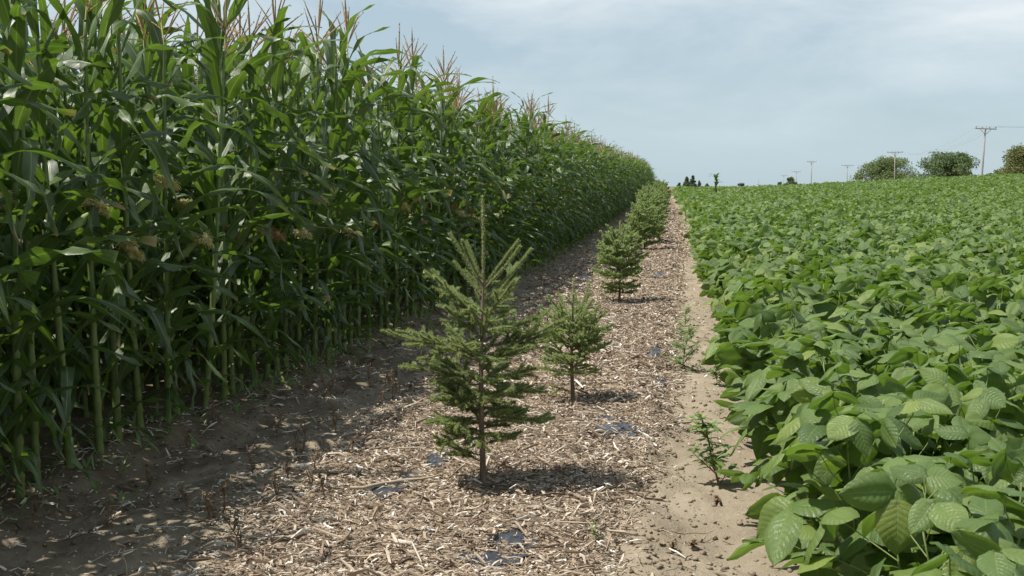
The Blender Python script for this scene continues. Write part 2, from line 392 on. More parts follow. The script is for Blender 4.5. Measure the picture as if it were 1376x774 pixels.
M_SKx = simple('corn_silk_plain', (0.66, 0.56, 0.26), (0.76, 0.70, 0.42), 90, 0.45, 0.5)
M_SK = flat_leaf('corn_silk', [(0, (.80, .72, .36)), (1, (.88, .83, .55))], (.9, .84, .45), .5, .5)
M_SB = flat_leaf('corn_silk_brown', [(0, (.50, .34, .16)), (1, (.68, .52, .28))], (.7, .5, .25), .5, .5)
M_HK = simple('corn_husk', (0.15, 0.23, 0.06), (0.25, 0.32, 0.11), 30, 0.5)
M_ST = simple('soybean_stem', (0.13, 0.19, 0.05), (0.22, 0.27, 0.09), 40, 0.6)
M_DRY = simple('dry_stems', (0.14, 0.09, 0.055), (0.30, 0.21, 0.125), 50, 0.9, 0.15)
M_LIT = simple('dry_leaf', (0.26, 0.19, 0.12), (0.52, 0.44, 0.33), 15, 0.85, 0.2)
M_PL = simple('plastic_film', (0.022, 0.026, 0.034), (0.06, 0.068, 0.08), 9, 0.38, 0.5, 0.8)
M_WD = mat_bark('pole_wood', (0.24, 0.22, 0.20), (0.36, 0.34, 0.31), 12, 0.1)
M_WIRE = simple('wire_metal', (0.10, 0.10, 0.10), (0.16, 0.16, 0.16), 5, 0.5)
M_INS = simple('insulator_glaze', (0.25, 0.25, 0.26), (0.35, 0.36, 0.37), 5, 0.25, 0.5)
M_WL = flat_leaf('weed_leaf', [(0, (0.13, 0.21, 0.07)), (0.6, (0.20, 0.30, 0.11)), (1, (0.30, 0.39, 0.18))], (0.32, 0.48, 0.14), .45)
M_WR = simple('weed_stem_red', (0.22, 0.09, 0.05), (0.30, 0.16, 0.08), 40, 0.6)
M_WG = simple('weed_stem_green', (0.14, 0.20, 0.06), (0.22, 0.26, 0.09), 40, 0.6)

# ------------------------------------------------------------------ ground
def axis(parts):
    out = []
    for a, b_, s in parts: out += list(np.arange(a, b_, s))
    out.append(parts[-1][1]); return np.array(out)
xs = axis([(-6000, -600, 600), (-600, -80, 40), (-80, -12, 4), (-12, -3.6, 0.5), (-3.6, 0.9, 0.032), (0.9, 4, 0.3), (4, 40, 2.5), (40, 120, 8), (120, 600, 60), (600, 6000, 600)])
ys = [-40, -20, -8, -2, 0, 1.5, 2.4]
while ys[-1] < 8000: ys.append(ys[-1] + max(0.032, ys[-1] * 0.0068 - 0.03) if ys[-1] < 150 else ys[-1] * 1.12)
ys = np.array([-4000, -500] + ys)
X, Y = np.meshgrid(xs, ys); Z = gz(X, Y)
nx, ny = len(xs), len(ys); i, j = np.meshgrid(np.arange(nx - 1), np.arange(ny - 1)); q = (j * nx + i).ravel()
g = geo(np.stack([X.ravel(), Y.ravel(), Z.ravel()], 1), np.stack([q, q + 1, q + nx + 1, q + nx], 1))
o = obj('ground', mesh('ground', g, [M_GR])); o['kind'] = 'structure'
# mulch bed sheet following the ground, ragged edges
def bed_edges(y):
    l = -1.66 + 0.30 * vnoise(y * 0.8, y * 0 + 1.5) + 0.14 * vnoise(y * 3.1, y * 0 + 7)
    r = -0.26 + 0.12 * vnoise(y * 0.7, y * 0 + 4) + 0.10 * vnoise(y * 2.7, y * 0 + 2) + 0.24 * sst(4.5, 9, y) + .22 * sst(13, 30, y) - .45 * sst(40, 85, y)
    return l, r
yb = [2.2]
while yb[-1] < 130: yb.append(yb[-1] + max(0.04, yb[-1] * 0.009 - 0.02))
yb = np.array(yb); L_, R_ = bed_edges(yb); s_ = np.linspace(0, 1, 44)
X = L_[:, None] + (R_ - L_)[:, None] * s_[None]; Y = np.repeat(yb[:, None], 44, 1)
Z = gz(X, Y) + 0.006 + 0.006 * np.sin(np.pi * s_)[None] - 0.02 * (np.abs(s_ - 0.5) > 0.495)[None]
i, j = np.meshgrid(np.arange(43), np.arange(len(yb) - 1)); q = (j * 44 + i).ravel()
o = obj('mulch_bed', mesh('mulch_bed', geo(np.stack([X.ravel(), Y.ravel(), Z.ravel()], 1), np.stack([q, q + 1, q + 45, q + 44], 1)), [M_MU])); o['kind'] = 'structure'

# loose pieces merged into one mesh
def chips(n, xa, ya, lens, wids, ths, tilt, zoff, prof='chip'):
    """n small slabs with bent, uneven outlines"""
    L = lens[:, None] / 2; Wd = wids[:, None] / 2; T = ths[:, None]
    jx = lambda: 1 + rng.uniform(-.35, .25, (n, 1))
    z0 = np.zeros((n, 1)); bend = rng.uniform(-.12, .22, (n, 1)) * lens[:, None]
    # cross-sections at -L, 0, +L ; four corners each
    V = []
    for sgn, k in ((-1, 0.55), (0, 1.0), (1, 0.5)):
        w = Wd * k * jx(); zz = bend * (1 if sgn == 0 else 0); yo = rng.uniform(-.3, .3, (n, 1)) * wids[:, None] * (sgn != 0)
        for a, t in ((-1, 0), (1, 0), (1, 1), (-1, 1)):
            V.append(np.stack([(sgn * L * jx())[:, 0] if sgn else z0[:, 0], (yo + a * w)[:, 0], (zz + t * T)[:, 0]], 1))
    V = np.stack(V, 1)                                     # n,12,3
    az = rng.uniform(0, np.pi * 2, n); el = rng.normal(0, tilt, n); ro = rng.normal(0, tilt * 1.3, n)
    ca, sa = np.cos(az), np.sin(az); ce, se = np.cos(el), np.sin(el); cr, sr = np.cos(ro), np.sin(ro); o1 = np.ones(n); o0 = np.zeros(n)
    Rz = np.stack([ca, -sa, o0, sa, ca, o0, o0, o0, o1], 1).reshape(n, 3, 3)
    Ry = np.stack([ce, o0, se, o0, o1, o0, -se, o0, ce], 1).reshape(n, 3, 3)
    Rx = np.stack([o1, o0, o0, o0, cr, -sr, o0, sr, cr], 1).reshape(n, 3, 3)
    V = np.einsum('nij,nkj->nki', Rz @ Ry @ Rx, V)
    V += np.stack([xa, ya, gz(xa, ya) + zoff], 1)[:, None]
    F0 = []
    for s in (0, 4): F0 += [[s + 3, s + 2, s + 6, s + 7], [s, s + 4, s + 5, s + 1], [s + 1, s + 5, s + 6, s + 2], [s, s + 3, s + 7, s + 4]]
    F0 += [[0, 1, 2, 3], [11, 10, 9, 8]]
    F = (np.array(F0)[None] + (np.arange(n) * 12)[:, None, None]).reshape(-1, 4)
    rr = rng.random(n) * 0.999
    return geo(V.reshape(-1, 3), F, rnd=np.repeat(rr, 12))
def bed_points(n, y0, y1, spread=0.12):
    y = y0 + (y1 - y0) * rng.random(n); l, r = bed_edges(y)
    u = rng.random(n); edge = rng.random(n) < 0.10
    x = np.where(edge, np.where(rng.random(n) < .5, l - np.abs(rng.normal(0, 0.16, n)), r + np.abs(rng.normal(0, 0.07, n))), l + (r - l) * u)
    return x, y
PATCHES = [(828, 590, 34, 13), (690, 743, 28, 9), (668, 765, 42, 9), (518, 668, 30, 12), (590, 628, 16, 11), (885, 375, 10, 4), (880, 486, 9, 6),
           (886, 522, 8, 9), (815, 570, 14, 5), (548, 652, 14, 8), (845, 580, 10, 5), (785, 378, 9, 4)]
patch_g = []
for (px, py, hw, hh) in PATCHES:
    cx, cy = P(px, py); sc_ = math.hypot(cx, cy) / FPX
    patch_g.append((cx, cy, hw * sc_ * 0.95, hh * sc_ * EYE and hh * sc_ * math.hypot(cx, cy) / EYE * 0.9))
def not_patch(x, y, keep=0.10, s=1.0):
    ok = np.ones(len(x), bool)
    for (cx, cy, a, b_) in patch_g:
        d = ((x - cx) / (a * s)) ** 2 + ((y - cy) / (b_ * s)) ** 2
        ok &= (d > 0.8 + 0.5 * vnoise(x * 9, y * 9)) | (rng.random(len(x)) < keep)
    return ok
allc = []
for (n, y0, y1, l0, l1, w0, w1) in ((34000, 2.6, 7.5, .008, .058, .003, .014), (22000, 7.5, 14, .014, .075, .005, .019), (13000, 14, 26, .025, .09, .012, .028), (8000, 26, 60, .05, .12, .025, .05)):
    x, y = bed_points(n, y0, y1); k = not_patch(x, y, .16); x, y = x[k], y[k]; n = len(x)
    ln = l0 + (l1 - l0) * rng.random(n) ** 2.1; wd = w0 + (w1 - w0) * rng.random(n) ** 2.2
    allc.append(chips(n, x, y, ln, wd, wd * rng.uniform(.12, .4, n), 0.26, 0.008 + 0.026 * rng.random(n)))
n = 900; x, y = bed_points(n, 2.8, 13); ok = not_patch(x, y, 0.25); x, y = x[ok], y[ok]; n = len(x)  # longer splinters
allc.append(chips(n, x, y, rng.uniform(.07, .2, n), rng.uniform(.005, .014, n), rng.uniform(.003, .008, n), 0.1, 0.022 + 0.012 * rng.random(n)))
tag(obj('wood_chips', mesh('wood_chips', merge(allc), [M_CH], False)), 'bed of pale tan wood chips and splinters round the young spruces', 'wood chips', kind='stuff')
# plant litter on the bare soil left and right
n = 19000; y = 3 + 21 * rng.random(n) ** 1.5; x = np.where(rng.random(n) < 0.86, rng.uniform(-3.4, -1.6, n), rng.uniform(-0.3, 0.65, n))
k = (x < -1) | (rng.random(n) < .8); x, y = x[k], y[k]; n = len(x); keep = (vnoise(x * 2.3, y * 2) > -0.12) | ((x < -1.2) & (rng.random(n) < .6)); x, y = x[keep], y[keep]; n = len(x)
lit = chips(n, x, y, 0.006 + 0.10 * rng.random(n) ** 4, 0.003 + .016 * rng.random(n) ** 3, np.full(n, .0025), 0.25, 0.006 + .008 * rng.random(n))
lit['R'] = lit['R'] ** 2.4 * 0.9
tag(obj('plant_litter', mesh('plant_litter', lit, [M_CH], False)), 'scattered dry stalk bits and dead leaves on the sand beside the corn', 'plant litter', kind='stuff')
# clods and crumbs of soil
def clods(n, x, y, r):
    ico = np.array([[0, 0, 1.0], [.9, 0, .35], [.28, .85, .3], [-.72, .53, .4], [-.72, -.53, .3], [.28, -.85, .4], [.5, .4, -.5], [-.5, .3, -.5], [0, -.6, -.5]])
    Fi = [[0, 1, 2], [0, 2, 3], [0, 3, 4], [0, 4, 5], [0, 5, 1], [1, 6, 2], [2, 6, 7], [2, 7, 3], [3, 7, 4], [4, 7, 8], [4, 8, 5], [5, 8, 1], [1, 8, 6]]
    V = ico[None] * (1 + rng.uniform(-.35, .35, (n, 9, 1))) * r[:, None, None] * np.array([1, 1, .7])
    a = rng.uniform(0, 6.28, n); c, s = np.cos(a)[:, None], np.sin(a)[:, None]
    V = np.stack([V[..., 0] * c - V[..., 1] * s, V[..., 0] * s + V[..., 1] * c, V[..., 2]], 2) + np.stack([x, y, gz(x, y) + r * .15], 1)[:, None]
    return geo(V.reshape(-1, 3), (np.array(Fi)[None] + (np.arange(n) * 9)[:, None, None]).reshape(-1, 3))
n = 5200; y = 3 + 12 * rng.random(n) ** 1.4; w_ = rng.random(n)
x = np.where(w_ < .45, rng.normal(-.1, .16, n), np.where(w_ < .72, rng.uniform(-.1, .6, n), rng.uniform(-3.0, -1.5, n)))
tag(obj('soil_crumbs', mesh('soil_crumbs', clods(n, x, y, 0.003 + .016 * rng.random(n) ** 3), [M_GR])), 'small clods and crumbs of pale soil beside the chip bed', 'soil', kind='stuff')

# scraps of black plastic film showing through the chips
PL_LABEL = ['broad dark plastic scrap showing through the chips right of the nearest spruce', 'dark plastic scrap at the bottom edge of the chip bed, upper one of two',
 'long dark plastic strip at the very bottom of the chip bed', 'dark plastic scrap with lifted corner left of the nearest spruce trunk', 'small bluish plastic scrap behind the lowest twig of the nearest spruce',
 'dark plastic scrap right of the third spruce in the row', 'small plastic scrap beside the bushy weed', 'narrow plastic scrap just below the bushy weed',
 'thin dark plastic strip just above the broad plastic scrap', 'small bluish plastic scrap between lifted scrap and spruce trunk', 'small plastic corner at the upper right of the broad scrap', 'dark plastic scrap left of the third spruce']
for k, (cx, cy, a, b_) in enumerate(patch_g):
    m, n_ = 14, 12; th = np.linspace(0, 2 * np.pi, m, endpoint=False); V = [[0, 0, 0]]; jit = rng.uniform(.75, 1.2, m)
    for rr_ in np.linspace(.25, 1, n_ - 6):
        for t in range(m):
            xx = a * 1.25 * rr_ * jit[t] * math.cos(th[t]); yy = b_ * 1.25 * rr_ * jit[t] * math.sin(th[t])
            V.append([xx, yy, 0])
    V = np.array(V); V[:, 2] = gz(V[:, 0] + cx, V[:, 1] + cy) + 0.016 + 0.014 * vnoise(V[:, 0] * 40 + k * 3, V[:, 1] * 30) + 0.006*np.sin(V[:,0]*60+V[:,1]*20+k)
    rings = n_ - 6; F3 = [[0, 1 + t, 1 + (t + 1) % m] for t in range(m)]; F4 = [[1 + r * m + t, 1 + r * m + m + t, 1 + r * m + m + (t + 1) % m, 1 + r * m + (t + 1) % m] for r in range(rings - 1) for t in range(m)]
    g = geo(V, F4); g['F'][3] = np.array(F3); g['M'][3] = np.zeros(len(F3), int)
    base = float(gz(cx, cy)); g['V'][:, 2] -= base
    tag(obj('plastic_scrap', mesh('plastic_scrap', g, [M_PL]), loc=(cx, cy, base)), PL_LABEL[k], 'plastic scrap', 'plastic scraps in the chip bed')

# ------------------------------------------------------------------ corn
def corn_leaf(L, Wd, th0, th1, wav, roll, kink, seed, ns=13):
    r = np.random.default_rng(seed); nu = 5
    t = np.linspace(0, 1, ns + 1)
    if kink: e = 0.25 * t + 0.75 / (1 + np.exp(-(t - kink) * 16))
    else: e = t ** 1.15
    th = th0 + (th1 - th0) * e
    pos = np.zeros((ns + 1, 3)); ds = L / ns; side = r.uniform(-.8, .8)
    for k in range(1, ns + 1):
        a = (th[k] + th[k - 1]) / 2; pos[k] = pos[k - 1] + ds * np.array([math.sin(a), side * t[k], math.cos(a)]) / math.sqrt(1 + (side * t[k]) ** 2)
    T = np.gradient(pos, axis=0); T /= np.linalg.norm(T, axis=1)[:, None]
    w = Wd * (0.42 + 0.58 * sst(0, .28, t)) * (1 - t ** 2.0) ** 1.05 + 0.0006
    V = []; UV = []; ph1, ph2 = r.uniform(0, 6.28, 2); k1 = r.uniform(2.2, 3.6)
    for k in range(ns + 1):
        ra = roll * t[k] ** 1.3 + 0.25 * math.sin(3 * t[k] + ph1) * t[k]
        B = np.array([0, 1.0, 0]); Nn = np.cross(T[k], B); Nn /= np.linalg.norm(Nn); B = np.cross(Nn, T[k])
        Bx = B * math.cos(ra) + Nn * math.sin(ra); Nx = np.cross(T[k], Bx)
        Nx = Nx if Nx[2] * (1 if math.cos(th[k]) > -2 else 1) != 99 else Nx
        for u in np.linspace(-1, 1, nu):
            vee = 0.32 * (1 - t[k]) ** 1.5 + 0.06
            rip = wav * Wd * u * u * math.sin(k1 * 6.28 * t[k] + (ph1 if u > 0 else ph2)) * min(1, t[k] * 5)
            V.append(pos[k] + Bx * u * w[k] / 2 * (1 - .3 * vee) - Nx * (abs(u) * w[k] / 2 * vee + rip)); UV.append([u, t[k]])
    F = [[a * nu + c, (a + 1) * nu + c, (a + 1) * nu + c + 1, a * nu + c + 1] for a in range(ns) for c in range(nu - 1)]
    return geo(V, F, UV)
leafG = []; r_ = np.random.default_rng(3)
for k in range(14):   # main leaves: arching, some folded over
    leafG.append(corn_leaf(r_.uniform(.62, .88), r_.uniform(.088, .115), r_.uniform(.35, .65), r_.uniform(1.7, 2.95), r_.uniform(.14, .34), r_.uniform(-1.3, 1.3), (0, .45, .6, .35)[k % 4], 100 + k))
for k in range(6):    # upper leaves: shorter and more upright
    leafG.append(corn_leaf(r_.uniform(.50, .72), r_.uniform(.070, .092), r_.uniform(.22, .42), r_.uniform(1.2, 2.7), r_.uniform(.08, .16), r_.uniform(-.9, .9), (0, .55, .65)[k % 3], 200 + k))
for k in range(4):    # small low leaves
    leafG.append(corn_leaf(r_.uniform(.30, .5), r_.uniform(.045, .06), r_.uniform(.4, .9), r_.uniform(2.2, 3.0), r_.uniform(.1, .25), r_.uniform(-1.5, 1.5), (0, .4)[k % 2], 300 + k, 9))
leafM = [mesh('corn_leaf', g, [M_CL]) for g in leafG]
def tassel_geo(seed):
    r = np.random.default_rng(seed); gs = []
    def spike(p0, d, L, droop, rad):
        n = 6; p = [np.array(p0, float)]; d = np.array(d, float)
        for k in range(n):
            d = d + np.array([0, 0, -droop / n]); d /= np.linalg.norm(d); p.append(p[-1] + d * L / n)
        p = np.array(p); rr = rad * np.array([.35, .8, 1, 1.05, .95, .7, .25]) * r.uniform(.85, 1.15, 7)
        gs.append(tube(p, rr, 5, 0))
        # florets standing off the spike
        m = int(L / .008); tt = r.random(m) * .9 + .1
        for q in tt:
            k = min(int(q * n), n - 1); c = p[k] + (p[k + 1] - p[k]) * (q * n - k); a = r.uniform(0, 6.28)
            o_ = np.array([math.cos(a), math.sin(a), 0.7]) * rad * 1.9; u = np.cross(o_, [0, 0, 1.0]); u = u / (np.linalg.norm(u) + 1e-6) * rad * .6
            gs.append(geo([c + u, c - u, c + o_ + np.array([0, 0, .005])], [[0, 1, 2]], mat=0))
    gs.append(tube([[0, 0, -.05], [0, 0, .12]], [.0035, .003], 5, 1))
    spike([0, 0, .10], [r.uniform(-.1, .1), r.uniform(-.1, .1), 1], r.uniform(.22, .30), .1, .0052)
    for k in range(r.integers(6, 11)):
        a = r.uniform(0, 6.28); el = r.uniform(.75, 1.35)
        spike([0, 0, r.uniform(.02, .12)], [math.cos(a) * math.cos(el), math.sin(a) * math.cos(el), math.sin(el)], r.uniform(.14, .24), r.uniform(.0, .8), .0036)
    return merge(gs)
tasG = [tassel_geo(50 + k) for k in range(6)]; tasM = [mesh('tassel', g, [M_TS, M_TG]) for g in tasG]
def ear_geo(seed):
    r = np.random.default_rng(seed); t = np.linspace(0, 1, 8); L = r.uniform(.19, .24)
    p = np.stack([0.02 * t + .05 * t ** 2, 0 * t, L * t], 1)
    g = [tube(p, .024 * np.array([.5, .85, 1, 1.05, 1, .85, .6, .35]), 8)]
    for k in range(4):   # husk leaf tips
        a = r.uniform(0, 6.28); c = p[5]; d = np.array([math.cos(a) * .35, math.sin(a) * .35, 1]) * .09
        u = np.array([-math.sin(a), math.cos(a), 0]) * .011; o1 = np.array([math.cos(a), math.sin(a), 0]) * .018
        g.append(geo([c + o1 - u, c + o1 + u, c + o1 + d * .6 + u * .7, c + o1 + d * .6 - u * .7], [[0, 1, 2, 3]]))
    return merge(g), p[-1]
def silk_geo(seed):
    r = np.random.default_rng(seed); gs = []
    gs.append(tube(np.array([[0, 0, -.012], [0, 0, .004], [.002, 0, .022], [.004, 0, .042], [.004, 0, .056]]), [.014, .025, .029, .024, .010], 9))
    for k in range(230):
        a = r.uniform(0, 6.28); s = r.uniform(.1, 1.3); p = np.zeros((5, 3)); d = np.array([math.cos(a) * s, math.sin(a) * s, 1.0])
        for q in range(1, 5):
            d = d / np.linalg.norm(d); p[q] = p[q - 1] + d * r.uniform(.013, .027); d = d + np.array([r.normal(0, .35) + math.cos(a) * .3, r.normal(0, .35) + math.sin(a) * .3, -.42])
        gs.append(tube(p, .0013, 3, cap=False))
    return merge(gs)
EARS = [ear_geo(60 + k) for k in range(3)]; earM = [mesh('ear', e[0], [M_HK]) for e in EARS]
silkG = [silk_geo(70 + k) for k in range(3)]; silkM = [mesh('silk', g, [M_SK]) for g in silkG] + [mesh('silk', silkG[0], [M_SB])]
def stalk_geo(H, seed):
    r = np.random.default_rng(seed); z = [0, .03]; rad = [.023, .023]
    while z[-1] < H - .1:
        s = .15 if z[-1] > .25 else .075
        z0 = z[-1]; f = 1 - .62 * (z0 / H)
        z += [z0 + s * .45, z0 + s - .012, z0 + s]; rad += [.020 * f, .021 * f, .0245 * f]
    z = np.array(z + [H]); rad = np.array(rad + [.004]); ph = r.uniform(0, 6.28)
    p = np.stack([.012 * np.sin(z * 1.8 + ph), .012 * np.cos(z * 1.5 + ph), z], 1); p[:, :2] -= p[0, :2]
    return tube(p, rad, 7), p
PLANTS = []; EARAZ = []
for k in range(8):
    r = np.random.default_rng(400 + k); H = 2.27 + r.uniform(-.12, .12); sg, sp = stalk_geo(H, 500 + k)
    parts = []; a0 = r.uniform(0, 6.28); z = .12; i_ = 0
    while z < H - .06:
        f = z / H
        if f < .10 or (f < .36 and i_ % 3 == 1): m = 20 + r.integers(4); sc = r.uniform(.9, 1.3)
        elif f < .84: m = r.integers(14); sc = .62 + .44 * math.sin(math.pi * min(1, f * 1.05))
        else: m = 14 + r.integers(6); sc = 1.22 - .25 * (f - .84) / .16
        az = a0 + (i_ % 2) * math.pi + r.normal(0, .65)
        c = sp[np.argmin(abs(sp[:, 2] - z))]
        parts.append(('leaf', int(m), Matrix.Translation((c[0], c[1], z)) @ Matrix.Rotation(az, 4, 'Z') @ Matrix.Rotation(r.normal(0, .10), 4, 'Y') @ Matrix.Scale(sc, 4) @ Matrix.Translation((.010, 0, 0))))
        z += r.uniform(.092, .130) if f > .40 else r.uniform(.055, .085); i_ += 1
    if k in (0, 2, 5, 7): parts.append(('tassel', k % 6, Matrix.Translation(tuple(sp[-1])) @ Matrix.Rotation(r.normal(0, .1), 4, 'X') @ Matrix.Scale(r.uniform(1.2, 1.55), 4)))
    for e in range((1, 0, 1, 2, 1, 0, 1, 1)[k]):
        az = a0 + e * math.pi + r.normal(0, .4); z = 1.06 - .2 * e + r.uniform(-.22, .16)
        parts.append(('ear', int((k + e) % 3), Matrix.Translation((0, 0, z)) @ Matrix.Rotation(az, 4, 'Z') @ Matrix.Translation((.02, 0, 0)) @ Matrix.Rotation(.55, 4, 'Y') @ Matrix.Translation((.015, 0, 0))))
    EARAZ.append(a0)
    PLANTS.append((mesh('stalk', sg, [M_CS]), sg, parts))
def corn_merged(k):
    me, sg, parts = PLANTS[k]; gs = []; rn = []; r = np.random.default_rng(k)
    def m(g, mat):
        g = dict(g); g['M'] = {a: b_ + mat if mat else b_ for a, b_ in g['M'].items()}; return g
    gs.append(m(sg, 1)); rn.append(None)
    for kind, i_, M in parts:
        if kind == 'leaf': gs.append(xf(leafG[i_], M)); rn.append(r.random())
        elif kind == 'tassel': gs.append(xf(m(tasG[i_], 2), M)); rn.append(None)
        elif k in (0, 3):
            gs.append(xf(m(EARS[i_][0], 4), M)); rn.append(None)
            gs.append(xf(m(silkG[i_], 5), M @ Matrix.Translation(tuple(EARS[i_][1])))); rn.append(None)
    return mesh('corn_plant', merge(gs, rn), [M_CL, M_CS, M_TS, M_TG, M_HK, M_SK])
spots = []     # x, y, row
for row in range(9):
    x0 = -2.89 - .76 * row; y = -1.5 + rng.uniform(0, .2)
    ymax = 121 + row * 1.5 + rng.uniform(-2, 2)
    while y < ymax:
        spots.append((x0 + .23 * float(sst(4.5, 12, y)) + .22 * float(sst(11, 19, y)) + rng.normal(0, .03), y, row)); y += (rng.uniform(.15, .32) if row == 0 else rng.uniform(.16, .27)) if y < 60 else rng.uniform(.2, .3)
spots = np.array(spots)
def in_view(x, y, m=0.0): return (x / y > -0.585 - m) & (x / y < 0.30 + m)
vis = (spots[:, 1] > 3) & in_view(spots[:, 0], np.maximum(spots[:, 1], .1), .02)
score = np.hypot(spots[:, 0], spots[:, 1]) + np.array([0, 6, 13, 21, 30, 99, 99, 99, 99])[spots[:, 2].astype(int)]
score[~vis] = 1e6
order = np.argsort(score)[:298]; sel = np.zeros(len(spots), bool); sel[order] = True
first_sorted = sorted([s for s in order if spots[s, 2] == 0], key=lambda s: spots[s, 1])
ROWTXT = ['tall green corn plant in the outermost row, at the field edge', 'tall green corn plant in the second row, just behind the outermost row',
          'tall green corn plant in the third row, seen between the outer stalks', 'tall green corn plant in the fourth row, deep in shade', 'tall green corn plant in the fifth row, deep in shade']
def place_corn(k, x, y, rz, sc, label, group, tilt=(0, 0), brown=False):
    me, sg, parts = PLANTS[k]
    t = empty('corn_plant', (x, y, float(gz(x, y)) - .01), rz, label, 'corn plant', group, sc, *tilt)
    obj('stalk', me, t)
    for kind, i_, M in parts:
        if kind == 'leaf': obj('leaf', leafM[i_], t, M)
        elif kind == 'tassel': obj('tassel', tasM[i_], t, M)
        else:
            e = obj('ear', earM[i_], t, M); obj('silk', silkM[3] if brown else silkM[i_], e, Matrix.Translation(tuple(EARS[i_][1])))
    return t
ORD = 'first second third fourth fifth sixth seventh eighth ninth tenth eleventh twelfth thirteenth fourteenth fifteenth sixteenth seventeenth eighteenth nineteenth twentieth twenty-first twenty-second twenty-third twenty-fourth twenty-fifth twenty-sixth twenty-seventh twenty-eighth twenty-ninth thirtieth'.split()
def ordlab(n, txt, shared): return txt % ORD[n] if n < 30 else shared
for s in order:
    x, y, row = spots[s]; row = int(row)
    lab = ROWTXT[row]
    if row == 0: lab = ordlab(first_sorted.index(s), '%s corn plant of the outermost row, counting from the left edge of the picture', lab)
    kk = int(rng.integers(8)); face = rng.normal(-.7, .6) - EARAZ[kk] if rng.random() < .65 else rng.uniform(0, 6.28)
    place_corn(kk, x, y, face, rng.uniform(.94, 1.06), lab, 'corn plants of the field edge', (rng.normal(0, .03), rng.normal(0, .03)), rng.random() < .25)
rest = spots[~sel]; n = len(rest)
rot = np.stack([rng.normal(0, .03, n), rng.normal(0, .03, n), rng.uniform(0, 6.28, n)], 1)
cs = rng.uniform(.93, 1.07, n)
pts = np.stack([rest[:, 0], rest[:, 1], gz(rest[:, 0], rest[:, 1])], 1)
instancer('corn_crop', [corn_merged(k) for k in range(8)], pts, rot, np.stack([cs] * 3, 1), rng.integers(0, 8, n), 'mass of green corn plants making up the rest of the cornfield', 'corn crop')
# one volunteer corn plant out in the beans
cy_ = 62.0; cx_ = at_depth(962, cy_)
t = empty('corn_plant', (cx_, cy_, float(gz(cx_, cy_))), .4, 'lone small corn plant standing above the beans on the skyline', 'corn plant')
sg, sp_ = stalk_geo(1.45, 77); obj('stalk', mesh('stalk', sg, [M_CS]), t)
for q in range(20):
    obj('leaf', leafM[14 + q % 6], t, Matrix.Translation((0, 0, .50 + q * .05)) @ Matrix.Rotation(q * 2.7, 4, 'Z') @ Matrix.Rotation(-.2, 4, 'Y') @ Matrix.Diagonal((.62, 1.7, .85, 1)))

# ------------------------------------------------------------------ soybeans
def leaflet(L, Wd, cup, droop, seed, ns=7, nu=7):
    r = np.random.default_rng(seed); V = []; UV = []; ph = r.uniform(0, 6.28); tw = r.uniform(-.35, .35)
    for k in range(ns + 1):
        t = k / ns; w = Wd * (math.sin(math.pi * t ** .72) ** .72 if 0 < t < 1 else 0) * (1 - .12 * t) + .001
        x = L * t; z = -droop * L * t * t + .02 * L * math.sin(5 * t + ph)
        for u in np.linspace(-1, 1, nu):
            zz = z + cup * w / 2 * (abs(u) ** 1.0 * .9 - abs(u) ** 2.4 * .9) * 2 - cup * .35 * w / 2 * u * u + tw * u * w / 2 * t + .035 * Wd * math.sin(9 * t + 4 * u + ph) * abs(u)
            V.append([x + .10 * L * (abs(u) ** 2) * (1 - t) * (-1 if t < .3 else 0), u * w / 2, zz]); UV.append([u, t])
    F = [[a * nu + c, (a + 1) * nu + c, (a + 1) * nu + c + 1, a * nu + c + 1] for a in range(ns) for c in range(nu - 1)]
    return geo(V, F, UV)
r_ = np.random.default_rng(11)
LG = [leaflet(r_.uniform(.122, .152), r_.uniform(.096, .120), r_.uniform(.10, .5), r_.uniform(-.05, .35), 600 + k) for k in range(10)]
LGlo = [leaflet(r_.uniform(.12, .15), r_.uniform(.095, .115), r_.uniform(.15, .6), r_.uniform(-.05, .4), 650 + k, 4, 3) for k in range(6)]
LM = [mesh('leaflet', g, [M_SL]) for g in LG]
def soy_leaf_parts(r, lg_n, rare=False):
    """three leaflets at the end of a stalk; the local origin is the joint"""
    out = []
    for q, a in enumerate((0, 1.25, -1.25)):
        M = Matrix.Rotation(a + r.normal(0, .12), 4, 'Z') @ Matrix.Translation((.028 if q == 0 else .006, 0, 0)) @ Matrix.Rotation(r.normal(0, .28) + (.15), 4, 'Y') @ Matrix.Rotation(r.normal(0, .3), 4, 'X') @ Matrix.Scale(r.uniform(.82, 1.05) * (1 if q == 0 else .92), 4)
        out.append((int(r.integers(lg_n)), M))
    return out
SOY = []
